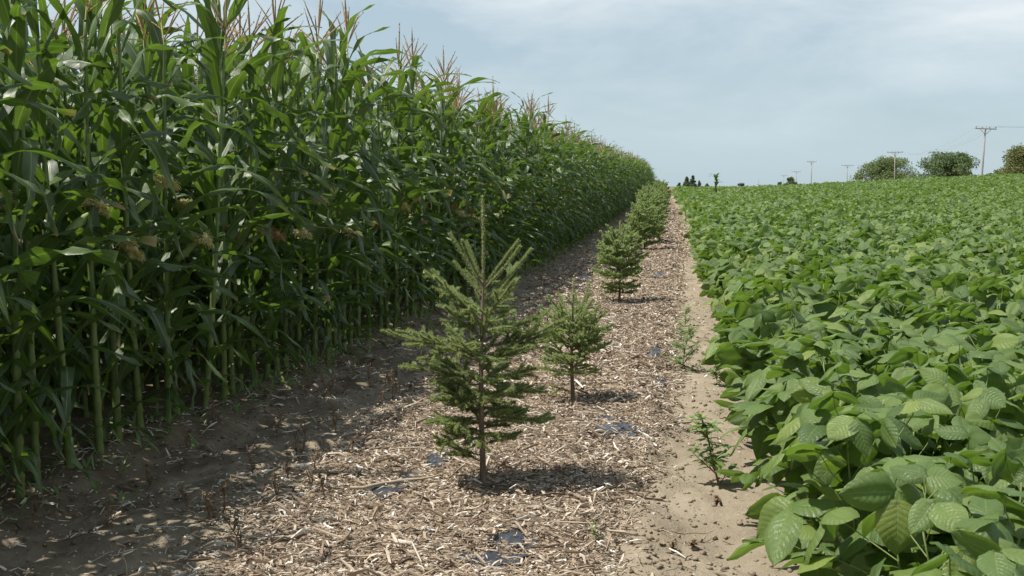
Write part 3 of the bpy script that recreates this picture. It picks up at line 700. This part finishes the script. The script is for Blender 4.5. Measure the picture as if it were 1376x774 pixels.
for k in range(9):
    r = np.random.default_rng(700 + k); H = r.uniform(.66, .74); leaves = []; n = 15
    stem_p = np.stack([.03 * np.sin(np.linspace(0, 3, 8) + k), .03 * np.cos(np.linspace(0, 2.5, 8) + k) - .03, np.linspace(0, H, 8)], 1); stem_p[:, :2] -= stem_p[0, :2]
    stem = tube(stem_p, np.linspace(.0045, .0022, 8), 5)
    for q in range(n):
        f = (q + .6) / n; zb = H * (.12 + .86 * f); az = q * 2.4 + r.normal(0, .3) + k
        reach = r.uniform(.10, .22) * (1.15 - .45 * f) if q < n - 2 else .05; rise = r.uniform(.04, .16) if q < n - 2 else .10
        c = stem_p[min(7, int(round(zb / H * 7)))] ; c = np.array([c[0], c[1], zb])
        e = c + np.array([math.cos(az) * reach, math.sin(az) * reach, rise])
        mid = (c + e) / 2 + np.array([math.cos(az) * .02, math.sin(az) * .02, .012])
        pet = tube(np.array([c, mid, e]), [.0018, .0016, .0013], 4, cap=False)
        scl = .72 if q >= n - 2 else (.85 + .25 * math.sin(f * 3.1)) * r.uniform(.88, 1.08)
        tilt = r.normal(.22, .46)
        M = Matrix.Translation(tuple(e)) @ Matrix.Rotation(az + r.normal(0, .5), 4, 'Z') @ Matrix.Rotation(tilt, 4, 'Y') @ Matrix.Rotation(r.normal(0, .40), 4, 'X') @ Matrix.Scale(scl, 4)
        leaves.append((pet, M, soy_leaf_parts(r, 10)))
    # each leaf's own mesh: stalk in plant space; leaflets in joint space
    sm = mesh('stem', stem, [M_ST]); pm = []
    tri = []
    for pet, M, parts in leaves:
        Mi = M.inverted(); p2 = xf(pet, Mi); pm.append(mesh('leaf', p2, [M_ST]))
        p3 = dict(p2); p3['M'] = {a: b_ + 1 for a, b_ in p2['M'].items()}
        tri.append(mesh('leaf', merge([xf(LG[i_], m) for i_, m in parts] + [p3], [None] * 4), [M_SL, M_ST]))
    SOY.append(dict(stem=stem, sm=sm, leaves=leaves, pm=pm, tri=tri))
def soy_merged(k, lo=False):
    S = SOY[k]; gs = []; rn = []; r = np.random.default_rng(k + 5)
    if not lo:
        s = dict(S['stem']); s['M'] = {a: b_ + 1 for a, b_ in s['M'].items()}; gs.append(s); rn.append(None)
    for q, (pet, M, parts) in enumerate(S['leaves']):
        if lo and q < 5: continue
        if not lo:
            p = dict(pet); p['M'] = {a: b_ + 1 for a, b_ in p['M'].items()}; gs.append(p); rn.append(None)
        for i_, m in parts: gs.append(xf((LGlo[i_ % 6] if lo else LG[i_]), M @ m)); rn.append(r.random())
    return mesh('soybean_plant', merge(gs, rn), [M_SL, M_ST])
EDGE = 0.64
sp = []
row = 0; x0 = EDGE
while x0 < 60:
    y = .9; ystart = max(.9, x0 / .36 - .8)
    y = ystart
    while y < 128:
        st = .17 if y < 25 else (.24 if y < 50 else .36)
        sp.append((x0 + rng.normal(0, .05) + (.05 * math.sin(y * .7) if row == 0 else 0) - .50 * float(sst(30, 85, y)) - .07 * (1 - float(sst(2.5, 4.5, y))), y, row)); y += rng.uniform(st * .75, st * 1.25)
    x0 += .36 if x0 < 6 else (.40 if x0 < 14 else .5); row += 1
sp = np.array(sp)
sp = sp[(sp[:, 0] < sp[:, 1] * .33 + 1.2)]
sp = sp[(sp[:, 1] < 60) | (rng.random(len(sp)) < .8)]
viz = (sp[:, 1] > 1.2) & (sp[:, 0] < sp[:, 1] * .305 + .12)
sc = np.hypot(sp[:, 0], sp[:, 1]); sc[~viz] = 1e6
order = np.argsort(sc)[:298]; sel = np.zeros(len(sp), bool); sel[order] = True
def soy_h(x, y): return 1.0 + .18 * vnoise(np.asarray(x) * .9 + 3, np.asarray(y) * .5) + .20 * vnoise(np.asarray(x) * 3, np.asarray(y) * 2.1)
edge_sorted = sorted([s for s in order if sp[s, 2] == 0], key=lambda s: sp[s, 1])
for c, s in enumerate(order):
    x, y, row = sp[s]; k = int(rng.integers(9)); S = SOY[k]
    lean = 0.0
    if row == 0: lab = 'soybean plant in the edge row, its leaves hanging over the bare sand'
    elif row == 1: lab = 'soybean plant in the second row from the sand strip, broad green leaves'
    elif row == 2: lab = 'soybean plant in the third row from the sand strip, broad green leaves'
    else: lab = 'soybean plant inside the nearer part of the bean field, broad green leaves'
    if row == 0: lab = ordlab(edge_sorted.index(s), '%s soybean plant of the row along the sand, counting up from the bottom', lab)
    hs = float(soy_h(x, y)) * rng.uniform(.93, 1.07)
    t = empty('soybean_plant', (x, y, float(gz(x, y)) - .01), rng.uniform(0, 6.28), lab, 'soybean plant', 'soybean plants of the bean field', hs, rng.normal(0, .08), rng.normal(0, .08))
    obj('stem', S['sm'], t)
    for (pet, M, parts), pme, tme in zip(S['leaves'], S['pm'], S['tri']):
        if c < 120:
            l = obj('leaf', pme, t, M)
            for i_, m in parts: obj('leaflet', LM[i_], l, m)
        else: obj('leaf', tme, t, M)
rest = sp[~sel]; n = len(rest); far = rest[:, 1] > 26
rot = np.stack([rng.normal(0, .08, n), rng.normal(0, .08, n), rng.uniform(0, 6.28, n)], 1)
hs = soy_h(rest[:, 0], rest[:, 1]) * rng.uniform(.92, 1.08, n)
wide = np.where(far, 1.0 + .25 * sst(26, 60, rest[:, 1]), 1.0)
pts = np.stack([rest[:, 0], rest[:, 1], gz(rest[:, 0], rest[:, 1])], 1)
idx = np.where(far, 9 + rng.integers(0, 9, n), rng.integers(0, 9, n))
instancer('soybean_crop', [soy_merged(k) for k in range(9)] + [soy_merged(k, True) for k in range(9)], pts, rot, np.stack([hs * wide, hs * wide, hs], 1), idx,
          'mass of leafy green soybean plants covering the field up to the skyline', 'soybean crop')
print('corn', len(spots), 'soy', len(sp))

# ------------------------------------------------------------------ spruces
def needle_shoot(p, r, dens, ln, tip, wd=.0019, flat=.0):
    """triangular needles round a twig path p (m,3)"""
    seg = np.linalg.norm(np.diff(p, axis=0), axis=1); L = seg.sum(); n = max(6, int(L * dens)); cum = np.concatenate([[0], np.cumsum(seg)])
    s = np.sort(r.random(n)) * L; k = np.clip(np.searchsorted(cum, s) - 1, 0, len(seg) - 1)
    f = (s - cum[k]) / seg[k]; c = p[k] + (p[k + 1] - p[k]) * f[:, None]; T = (p[k + 1] - p[k]) / seg[k][:, None]
    a = r.uniform(0, 6.283, n); ref = np.array([.13, .21, 1.0]); X = np.cross(T, ref); X /= np.linalg.norm(X, axis=1)[:, None] + 1e-9; Yv = np.cross(X, T)
    a = np.where((np.sin(a) < 0) & (r.random(n) < .45), -a, a)
    D = np.cos(a)[:, None] * X + np.sin(a)[:, None] * Yv
    fw = r.uniform(.55, 1.0, n)[:, None]
    d = D + T * fw + [0, 0, .12]; d /= np.linalg.norm(d, axis=1)[:, None]
    l = ln * r.uniform(.75, 1.15, n) * np.where(s > L * .93, .9, 1); e = c + d * l[:, None]
    sd_ = np.cross(d, np.array(sd)[None] + r.normal(size=(n, 3)) * .45); sd_ /= np.linalg.norm(sd_, axis=1)[:, None]; sd_ *= wd
    V = np.stack([c + sd_, c - sd_, e], 1).reshape(-1, 3)
    UV = np.zeros((n * 3, 2)); UV[:, 0] = np.repeat(np.clip(tip * (0.6 + .4 * s / L), 0, 1), 3)
    return geo(V, np.arange(n * 3).reshape(-1, 3), UV, np.repeat(r.random(n), 3))
def twig_path(p0, d, L, curve, n, r, wob=.04):
    p = [np.array(p0, float)]; d = np.array(d, float); d /= np.linalg.norm(d)
    for k in range(n):
        d = d + np.array([0, 0, curve / n]) + r.normal(0, wob, 3); d /= np.linalg.norm(d); p.append(p[-1] + d * L / n)
    return np.array(p)
def spruce(name, loc, H, whorls, seed, label, dens=1500, nl=.015, trunk_r=.014, extra=(), lean=(0, 0), wd=.0019, leader=.3, rz=0, group='young spruces planted in the chip bed', inter=0, nm=None):
    M_ND = nm or globals()['M_ND']
    """whorls: (height, number, length, angle above level, curve, lateral density)"""
    r = np.random.default_rng(seed)
    t = empty(name, (loc[0], loc[1], float(gz(*loc)) ), rz, label, 'spruce tree', group)
    tp = np.stack([lean[0] * np.linspace(0, 1, 10) + .006 * np.sin(np.linspace(0, 7, 10) + seed), lean[1] * np.linspace(0, 1, 10), np.linspace(-.03, H, 10)], 1); tp[:, 0] -= tp[0, 0]
    at = lambda z: np.array([np.interp(z, tp[:, 2], tp[:, 0]), np.interp(z, tp[:, 2], tp[:, 1]), z])
    obj('trunk', mesh('trunk', tube(tp, np.interp(tp[:, 2], [0, .05, H * .5, H - leader, H], [trunk_r * 1.3, trunk_r, trunk_r * .6, .0045, .0022]), 8), [M_BK]), t)
    ld = np.array([at(z) for z in np.linspace(H - leader, H, 5)])
    nd = obj('leader_needles', mesh('needles', needle_shoot(ld, r, dens * .9, nl, .55, wd), [M_ND]), t); nd['kind'] = 'stuff'
    def branch(z, az, L, el, curve, lat):
        el += r.normal(0, .06); d = [math.cos(az) * math.cos(el), math.sin(az) * math.cos(el), math.sin(el)]
        bp = twig_path(at(z), d, L, curve, 6, r, .03); wood = [tube(bp, np.linspace(.0045, .0018, 7) * (.7 + L), 5)]; nds = []
        seg_dir = lambda f: (bp[min(6, int(f * 6) + 1)] - bp[min(5, int(f * 6))])
        nds.append(needle_shoot(bp[1:], r, dens, nl, .45, wd)); nds.append(needle_shoot(bp[4:], r, dens * .5, nl, .95, wd))
        m = int(L * lat * 1.25)
        for q in range(m):
            f = .18 + .72 * (q + r.random() * .6) / max(1, m); k = min(5, int(f * 6)); c = bp[k] + (bp[k + 1] - bp[k]) * (f * 6 - k)
            T = bp[k + 1] - bp[k]; T /= np.linalg.norm(T); S = np.cross(T, [0, 0, 1.0]); S /= np.linalg.norm(S) + 1e-6
            s = 1 if q % 2 else -1; l2 = (L * .50 * (1.05 - f) + .035) * r.uniform(.75, 1.2)
            d2 = T * .75 + S * s * r.uniform(.55, .9) + np.array([0, 0, r.normal(.02, .22)])
            p2 = twig_path(c, d2, l2, r.normal(0, .15), 4, r, .05); wood.append(tube(p2, np.linspace(.0022, .0012, 5), 4, cap=False))
            nds.append(needle_shoot(p2, r, dens, nl * .95, r.uniform(.15, .8), wd))
            if l2 > .09:
                for w_ in range(int(l2 * 22)):
                    f3 = r.uniform(.25, .85); k3 = min(3, int(f3 * 4)); c3 = p2[k3]; T2 = p2[k3 + 1] - p2[k3]; T2 /= np.linalg.norm(T2)
                    S2 = np.cross(T2, [0, 0, 1.0]) * (1 if w_ % 2 else -1)
                    p3 = twig_path(c3, T2 * .8 + S2 * .7 + np.array([0, 0, r.normal(.02, .25)]), l2 * r.uniform(.3, .5), 0, 3, r, .05)
                    nds.append(needle_shoot(p3, r, dens, nl * .9, r.uniform(.1, .7), wd))
        b = obj('branch', mesh('branch', merge(wood), [M_BK]), t)
        nn = obj('needles', mesh('needles', merge(nds), [M_ND]), b); nn['kind'] = 'stuff'
    for (z, n, L, el, curve, lat) in whorls:
        a0 = r.uniform(0, 6.28)
        for q in range(n): branch(z + r.normal(0, .012), a0 + q * 6.283 / n + r.normal(0, .25), L * r.uniform(.82, 1.15), el, curve, lat)
    for q in range(inter):
        z = r.uniform(.2 * H, H - leader - .05); f = 1 - z / H
        branch(z, r.uniform(0, 6.28), (.10 + .16 * f) * r.uniform(.7, 1.2), r.uniform(.05, .6), 0, 18)
    for e in extra: branch(*e)
    return t
# nearest spruce
loc1 = P(650, 668)
spruce('spruce_tree', loc1, 1.315, [(.915, 3, .27, .95, -.10, 0), (.77, 6, .29, .68, .1, 9), (.68, 5, .29, .48, .15, 14), (.58, 6, .30, .30, .15, 17), (.49, 5, .28, .16, .15, 20),
   (.41, 6, .26, .06, .1, 22), (.33, 5, .24, -.02, .05, 22), (.26, 5, .19, -.1, 0, 20)], 21,
   'nearest young spruce, tall upright leader and bare lower trunk, alone in front', dens=2600, nl=.0175, trunk_r=.0145, leader=.40, inter=16,
   extra=[(.85, .25, .32, .72, .1, 4), (.80, 3.2, .32, .62, .1, 6), (.20, .6, .2, .0, .1, 12), (.12, 2.9, .2, .25, .1, 8), (.905, 3.0, .29, .98, -.1, 0), (.90, -.15, .27, .72, .15, 0), (.87, 2.75, .22, .8, 0, 0), (.60, 3.25, .46, .30, -.05, 9), (.58, .10, .44, .38, .05, 9), (.50, 3.0, .38, .1, .1, 14), (.15, 3.3, .24, .10, .25, 12), (.30, .2, .33, -.05, .0, 14)])
loc2 = P(770, 547)
spruce('spruce_tree', loc2, .80, [(.52, 5, .23, .9, .1, 8), (.44, 6, .26, .68, .2, 16), (.36, 6, .27, .48, .2, 20), (.28, 6, .25, .28, .2, 22), (.20, 5, .20, .12, .1, 18)], 33,
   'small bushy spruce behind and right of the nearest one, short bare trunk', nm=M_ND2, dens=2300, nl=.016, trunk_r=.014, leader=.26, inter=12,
   extra=[(.45, .35, .36, 1.1, .2, 6), (.40, .2, .30, .75, .3, 12), (.36, -.5, .28, .6, .3, 12), (.08, 3.4, .16, .3, 0, 8), (.33, 2.9, .20, .9, .1, 8)])
loc3 = P(832, 410)
spruce('spruce_tree', loc3, .97, [(.70, 5, .27, 1.0, 0, 9), (.60, 7, .32, .82, .15, 16), (.50, 7, .36, .6, .25, 18), (.40, 7, .36, .42, .2, 20), (.30, 7, .33, .25, .2, 20), (.20, 6, .28, .12, .15, 18), (.13, 4, .2, 0, .1, 18)], 44,
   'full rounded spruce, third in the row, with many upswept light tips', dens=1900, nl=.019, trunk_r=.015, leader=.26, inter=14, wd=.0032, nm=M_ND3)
protos = []
far_spots = [(868, 338, 1.0), (881, 322, 1.25)]
pr = []
for k, (H, s) in enumerate(((1.05, 51), (1.3, 52), (1.5, 53))):
    wh = [(H * f, 7, L_, e_, .2, lt) for f, L_, e_, lt in ((.72, .32, .95, 8), (.60, .42, .7, 12), (.48, .50, .5, 14), (.36, .54, .34, 14), (.25, .50, .2, 14), (.14, .40, .1, 14))]
    pr.append((H, s, wh))
lab_far = ['fourth spruce in the row, wide and low beside the corn', 'fifth spruce in the row, just behind the fourth', 'sixth spruce in the row, its leader above its neighbours']
ky = 24.6; fi = 0; built = {}
fy = [24.6, 28.6, 31.0, 34.5, 37.5, 41, 44.0, 47.5, 51, 54.5, 58, 62, 66, 70, 74, 78, 82, 86, 90]
for k, y in enumerate(fy):
    v = (0, 1, 2)[k % 3] if k else 0; x = -.72 + rng.normal(0, .12) - .002 * y; H, s, wh = pr[v]
    if k == 0: x, y = P(866, 338)
    lab = lab_far[k] if k < 3 else 'spruce in the far hedge-like part of the row, crowns merging'
    if v not in built:
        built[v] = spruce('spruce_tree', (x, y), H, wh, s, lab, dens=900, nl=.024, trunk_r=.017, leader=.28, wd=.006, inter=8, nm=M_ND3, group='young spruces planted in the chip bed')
    else:
        c = copy_tree(built[v]); c.location = (x, y, float(gz(x, y))); c.rotation_euler = (0, 0, rng.uniform(0, 6.28)); c.scale = (rng.uniform(.82, 1.08),) * 3; c['label'] = lab

# ------------------------------------------------------------------ weeds
def leaf_blade(p, d, L, Wd, r, up=None):
    d = np.array(d, float); d /= np.linalg.norm(d); up = np.array([0, 0, 1.0]) if up is None else up
    S = np.cross(d, up); S /= np.linalg.norm(S) + 1e-6; Nn = np.cross(S, d)
    V = [p]; UV = [[0, 0]]
    for t, w in ((.3, .8), (.62, 1.0), (.85, .55)):
        c = p + d * L * t - Nn * L * .25 * t * t
        V += [c - S * w * Wd / 2 + Nn * Wd * .12, c, c + S * w * Wd / 2 + Nn * Wd * .12]; UV += [[-1, t], [0, t], [1, t]]
    V.append(p + d * L - Nn * L * .25); UV.append([0, 1])
    g = geo(V, [[1, 4, 5, 2], [2, 5, 6, 3], [4, 7, 8, 5], [5, 8, 9, 6]], UV, r)
    g['F'][3] = np.array([[0, 1, 2], [0, 2, 3], [7, 10, 8], [8, 10, 9]]); g['M'][3] = np.zeros(4, int); return g
def weed(loc, H, lean, nb, leafL, leafW, nleaf, stem_mat, leaf_mat, label, seed, spread=.5, name='weed', cat='weed', group=None, cup=.6, big=0):
    r = np.random.default_rng(seed); t = empty(name, (loc[0], loc[1], float(gz(*loc)) - .005), 0, label, cat, group)
    main = twig_path([0, 0, 0], [lean[0], lean[1], 1], H, 0, 7, r, .06); stems = [tube(main, np.linspace(.006, .002, 8) * min(1, H * 3), 5)]; lv = []
    paths = [main]
    for k in range(nb):
        q = r.integers(0, 6); a = r.uniform(0, 6.28); L = H * r.uniform(.3, .6) * (1 - q * .09)
        p = twig_path(main[q], [math.cos(a) * spread, math.sin(a) * spread, cup * r.uniform(.4, 1.2)], L, .3, 5, r, .08); paths.append(p); stems.append(tube(p, np.linspace(.0028, .001, 6), 4, cap=False))
    for p in paths:
        for k in range(nleaf):
            f = r.uniform(.25, 1) * (len(p) - 1); i_ = min(int(f), len(p) - 2); c = p[i_] + (p[i_ + 1] - p[i_]) * (f - i_); a = r.uniform(0, 6.28)
            s = r.uniform(.5, 1.15); lv.append(leaf_blade(c, [math.cos(a), math.sin(a), r.uniform(-.1, .9)], leafL * s, leafW * s, r.random()))
    obj('stem', mesh('stem', merge(stems), [stem_mat]), t)
    lo = obj('leaves', mesh('leaves', merge(lv), [leaf_mat]), t); lo['kind'] = 'stuff'
    return t
w1 = weed(P(966, 650), .37, (-.22, .0), 13, .065, .027, 13, M_WR, M_WL, 'green weed with reddish stem on the bare sand beside the beans', 5)
for q, (dx, dz, a) in enumerate(((.07, .17, .2), (-.02, .19, 2.8), (.05, .10, -.4), (-.07, .09, 3.3), (.02, .24, 1))):
    pass
weed(P(916, 500), .40, (.05, .0), 34, .036, .011, 26, M_WG, M_WL, 'bushy fine-leaved green weed at the right edge of the chip bed', 6, 1.3)
weed(P(964, 520), .17, (.0, .0), 8, .05, .018, 10, M_WG, M_WL, 'small green weed close to the bean leaves, behind the red-stemmed weed', 8, .6)
weed(P(967, 563), .10, (.05, 0), 1, .03, .012, 5, M_WG, M_WL, 'tiny green seedling on the sand above the red-stemmed weed', 9, .6)
weed(P(800, 741), .10, (.05, 0), 3, .03, .010, 6, M_WG, M_WL, 'tiny seedling among the chips at the bottom, left of the sand', 10, .6)
weed(P(920, 440), .22, (.1, 0), 10, .045, .016, 14, M_WG, M_WL, 'low light green weed just beyond the bushy weed', 11, .7)
DW = [(418, 668, .20, 'upright dead brown weed left of the nearest spruce, at the shadow edge'), (438, 683, .14, 'short dead weed just right of the upright dead weed'), (372, 680, .13, 'small dead weed standing in the shade left of the upright dead weed'),
      (512, 548, .26, 'tall dark dead weed behind the nearest spruce, beside the corn shadow'), (528, 540, .22, 'dark dead weed close beside the tall dark dead weed'), (452, 590, .2, 'dead weed in the corn shadow, middle of the bare strip'),
      (400, 612, .18, 'dead weed in the corn shadow, nearer the corn than the others'), (388, 655, .12, 'very small dead weed near the shadow edge'), (555, 500, .2, 'dead weed in the shade further up the bare strip'), (470, 622, .12, 'low dead weed on the sunlit sand left of the spruce'),
      (932, 742, .05, 'tiny dead sprout on the bare sand at the bottom'), (963, 682, .06, 'tiny dead sprout just below the red-stemmed weed'), (905, 745, .04, 'tiny crumpled dead sprout left of the other on the sand'), (300, 690, .15, 'dead weed among litter in the corn shade, lower left')]
for k in range(34):
    y = 4.3 + 12 * rng.random() ** 1.3; DWX = (rng.uniform(-2.65, -1.55), y)
    DW.append((None, DWX, rng.uniform(.07, .24), 'dead brown weed among others in the shaded strip at the foot of the corn'))
for k, (px, py, H, lab) in enumerate(DW):
    weed(py if px is None else P(px, py), H, (rng.normal(0, .2), 0), 7, .022, .009, 7, M_DRY, M_DRY, lab, 30 + k, .35, 'dead_weed', 'dead weed', 'dead weeds on the bare soil', 1.0)
# small green and dry undergrowth at the feet of the corn
gs = []; r = np.random.default_rng(90)
for k in range(380):
    y = 4 + 26 * r.random() ** 1.3; x = -2.80 + .2 * float(sst(4.5, 12, y)) + .22 * float(sst(11, 19, y)) + r.normal(0, .13); z = float(gz(x, y)); n_ = r.integers(3, 7)
    for q in range(n_):
        a = r.uniform(0, 6.28); gs.append(leaf_blade(np.array([x + r.normal(0, .02), y + r.normal(0, .02), z + r.random() * .05]), [math.cos(a), math.sin(a), r.uniform(.2, 2)], r.uniform(.04, .12), r.uniform(.006, .02), r.random()))
# dark dead stalks and stubs in the strip, mixed with the litter
tag(obj('undergrowth', mesh('undergrowth', merge(gs), [M_WL]), None), 'low sparse green growth at the feet of the outer corn row', 'undergrowth', kind='stuff')
# twigs on the ground
TW = [((170, 774), (152, 735), .0035, 'thin bent dry stalk rising at the bottom left in the shade'), ((900, 735), (960, 720), .003, 'thin dark twig on the bare sand at the bottom'), ((470, 672), (600, 655), .008, 'long pale stick lying left of the nearest trunk')]
for k, (a, b_, rad, lab) in enumerate(TW):
    pa, pb = P(*a), P(*b_); r = np.random.default_rng(k)
    if k == 0: pb = (pa[0] - .05, pa[1] + .02)
    pth = []
    for f in np.linspace(0, 1, 8):
        x = pa[0] + (pb[0] - pa[0]) * f + r.normal(0, .008); y = pa[1] + (pb[1] - pa[1]) * f + r.normal(0, .01)
        pth.append([x - pa[0], y - pa[1], float(gz(x, y)) - float(gz(*pa)) + (.035 if k != 0 else .13 * math.sin(f * 2.2))])
    tag(obj('twig', mesh('twig', tube(pth, [rad * 1.0] * 5 + [rad * .8, rad * .6, rad * .4], 5), [M_LIT]), None, loc=(pa[0], pa[1], float(gz(*pa)))), lab, 'twig')

# ------------------------------------------------------------------ far trees
def leaf_mat(name, a, b_, c): return flat_leaf(name, [(0, a), (.5, b_), (1, c)], tuple(v * 1.4 for v in c), .2, .6, .3, .6)
M_T1 = leaf_mat('tree_leaves_light', (.115, .160, .060), (.16, .215, .080), (.20, .255, .09))
M_T2 = leaf_mat('tree_leaves_dark', (.085, .130, .055), (.12, .175, .07), (.155, .21, .08))
M_T3 = leaf_mat('tree_leaves_olive', (.115, .14, .05), (.16, .18, .06), (.21, .22, .08))
M_T4 = leaf_mat('tree_leaves_conifer_hazed', (.085, .125, .075), (.115, .16, .09), (.14, .19, .10))  # conifer green lightened, distance haze painted into the colour
M_TB = mat_bark('tree_bark', (.09, .07, .05), (.18, .15, .12), 3, .3)
def far_tree(px0, px1, pytop, d, label, mat, seed, lobes=16, n=4200, leaf=.22, trunk=True, shape='round', base=-1.8, name='broadleaf_tree', cat='tree'):
    r = np.random.default_rng(seed); x0, x1 = at_depth(px0, d), at_depth(px1, d); cx = (x0 + x1) / 2; hw = (x1 - x0) / 2
    ztop = EYE + (250 - pytop) / FPX * d; gzb = float(terrain(cx, d)); H = ztop - gzb
    t = empty(name, (cx, d, gzb), 0, label, cat)
    th = H * .35
    limbs = [tube(np.stack([.2 * np.sin(np.linspace(0, 2, 6)), np.zeros(6), np.linspace(-.2, H * .7, 6)], 1), np.linspace(.035 * H, .012 * H, 6), 8)]
    cen = []
    for k in range(lobes):
        a = r.uniform(0, 6.28); f = r.random() ** .6
        if shape == 'round': zz = H * r.uniform(.30, .90); rr = hw * .88 * f * math.sqrt(max(.03, 1 - ((zz / H - .35) / .62) ** 2))
        elif shape == 'cone': zz = H * (.42 + .55 * r.random()); rr = hw * f * (1.02 - zz / H)
        else: zz = H * r.uniform(.2, .8); rr = hw * .9 * f
        c = np.array([rr * math.cos(a), rr * math.sin(a), zz]); rad = min(hw, H / 2) * r.uniform(.22, .40) * (.75 * (1.12 - zz / H) if shape == 'cone' else 1)
        if zz + rad * .7 > H: c[2] = H - rad * .7
        cen.append((c, rad)); limbs.append(tube(np.array([[0, 0, H * .25 + .3 * zz * r.random()], c * [.5, .5, .8], c]), [.012 * H, .008 * H, .004 * H], 5, cap=False))
    if shape != 'cone': cen.append((np.array([0, 0, H - .35 * min(hw, H / 2)]), .38 * min(hw, H / 2)))
    obj('trunk', mesh('trunk', merge(limbs), [M_TB]), t)
    k = r.integers(0, len(cen), n); C = np.array([c for c, _ in cen])[k]; Rr = np.array([q for _, q in cen])[k]
    D = r.normal(size=(n, 3)); D /= np.linalg.norm(D, axis=1)[:, None]; D *= (r.random(n) ** .35)[:, None]
    lump = 1 + .25 * np.sin(D[:, 0] * 7 + k) * np.sin(D[:, 1] * 6) ; c = C + D * (Rr * lump)[:, None] * [1.05, 1.05, .85]
    A = r.normal(size=(n, 3)); A /= np.linalg.norm(A, axis=1)[:, None]; B = np.cross(A, r.normal(size=(n, 3))); B /= np.linalg.norm(B, axis=1)[:, None]
    s = leaf * r.uniform(.5, 1.2, n)[:, None]; V = np.stack([c - A * s, c + B * s * .6, c + A * s, c - B * s * .6], 1).reshape(-1, 3)
    cr = np.repeat(np.clip(r.random(n) * .6 + .4 * r.random(len(cen))[k], 0, 1), 4)
    obj('crown', mesh('crown', geo(V, np.arange(n * 4).reshape(-1, 4), None, cr), [mat], False), t)
    return t
far_tree(1144, 1240, 212, 262, 'rounded light green tree behind the second tallest utility pole', M_T1, 1, 54, 22000, .17)
far_tree(1226, 1322, 206, 200, 'darker green bushy tree left of the tallest utility pole', M_T2, 2, 50, 20000, .17)
far_tree(1338, 1430, 194, 165, 'olive green tree cut off by the right edge of the picture', M_T3, 3, 50, 20000, .16)
far_tree(1325, 1358, 228, 175, 'low dark bush left of the olive green tree', M_T2, 4, 14, 2500, .2, shape='low', name='bush', cat='bush')
far_tree(1052, 1072, 238, 420, 'small dark tree on the skyline between two distant poles', M_T2, 5, 12, 1500, .35)
far_tree(1040, 1056, 244, 430, 'low bush left of the small dark skyline tree', M_T2, 6, 8, 800, .35, shape='low', name='bush', cat='bush')
far_tree(990, 1006, 246, 500, 'tiny distant tree left of the thin bare pole', M_T4, 7, 8, 700, .4)
for (a_, b_, t_, d_, sd_, lb_) in ((898, 928, 245, 150, 8, 'low dark conifer nearest the spruce row on the skyline, leftmost of the conifer clump'), (905, 941, 237, 160, 9, 'tall ragged conifer at the far end of the spruce row'),
        (914, 948, 235, 165, 10, 'tallest dark conifer of the clump on the skyline'), (926, 954, 242, 170, 11, 'middling dark conifer right of the tallest in the clump'), (936, 964, 246, 180, 12, 'lowest dark conifer, rightmost of the skyline clump')):
    far_tree(a_, b_, t_, d_, lb_, M_T4, sd_, 70, 9000, .10, shape='cone', name='conifer_tree')

# ------------------------------------------------------------------ utility poles and wires
POLES = [(1322, 176, 136, 26, 'tallest nearest utility pole with crossarm, slightly tilted'), (1202, 206, 229, 20, 'utility pole with crossarm in front of the light green tree'),
         (1138, 223, 340, 16, 'utility pole left of the light green tree, fourth from the left with crossarm'), (1090, 218, 300, 12, 'slim utility pole with narrow crossarm standing clear on the skyline'),
         (1070, 231, 470, 12, 'distant utility pole with crossarm just right of the small dark tree'), (1053, 236, 640, 10, 'very distant utility pole left of the small dark tree'), (1019, 240, 700, 0, 'thin bare distant pole without crossarm on the skyline')]
tops = []
for k, (px, py, d, aw, lab) in enumerate(POLES):
    x = at_depth(px, d); zt = EYE + (250 - py) / FPX * d; zb = float(terrain(x, d)); H = zt - zb + .25
    t = empty('utility_pole', (x, d, zb), 0, lab, 'utility pole', 'utility poles along the skyline', ry=(.045 if k == 0 else (-.01 if k == 1 else 0)))
    if k == 0: t.location.x -= math.sin(.045) * H
    obj('pole', mesh('pole', tube([[0, 0, -.5], [0, 0, H * .5], [0, 0, H]], [.12, .10, .075], 10), [M_WD]), t)
    if aw:
        w = aw / FPX * d; g1 = boxg(0, -.13, H - .35, w, .11, .12)
        obj('crossarm', mesh('crossarm', g1, [M_WD], False), t)
        for sx in (-.46, -.17, .17, .46):
            obj('insulator', mesh('insulator', tube([[0, 0, 0], [0, 0, .07], [0, 0, .08], [0, 0, .16], [0, 0, .2]], [.03, .03, .075, .07, .03], 8), [M_INS]), t, Matrix.Translation((sx * w, -.13, H - .27)))
        for s in (-1, 1):
            obj('brace', mesh('brace', tube([[0, -.09, H - 1.0], [s * w * .25, -.09, H - .42]], [.02, .02], 4), [M_WIRE]), t)
        tops.append([(x + sx * w, d - .13, zt + .12) for sx in (-.46, .17, .46)])
def wire(a, b_, sag, lab):
    a, b_ = np.array(a), np.array(b_); f = np.linspace(0, 1, 17)[:, None]; p = a + (b_ - a) * f; p[:, 2] -= sag * 4 * (f * (1 - f))[:, 0]
    tag(obj('power_wire', mesh('power_wire', tube(p - a, .005, 4), [M_WIRE]), loc=tuple(a)), lab, 'power wire', 'power wires between the poles')
WN = ('outer left', 'middle', 'outer right')
for q in range(3):
    wire(tops[0][q], tops[1][q], 1.6, WN[q] + ' wire between the tallest pole and the pole to its left')
    e = (tops[0][q][0] + 32, tops[0][q][1] - 55, tops[0][q][2] + .8); wire(tops[0][q], e, 1.2, WN[q] + ' wire leading from the tallest pole out at the right')
print('objects', len(scene.objects))
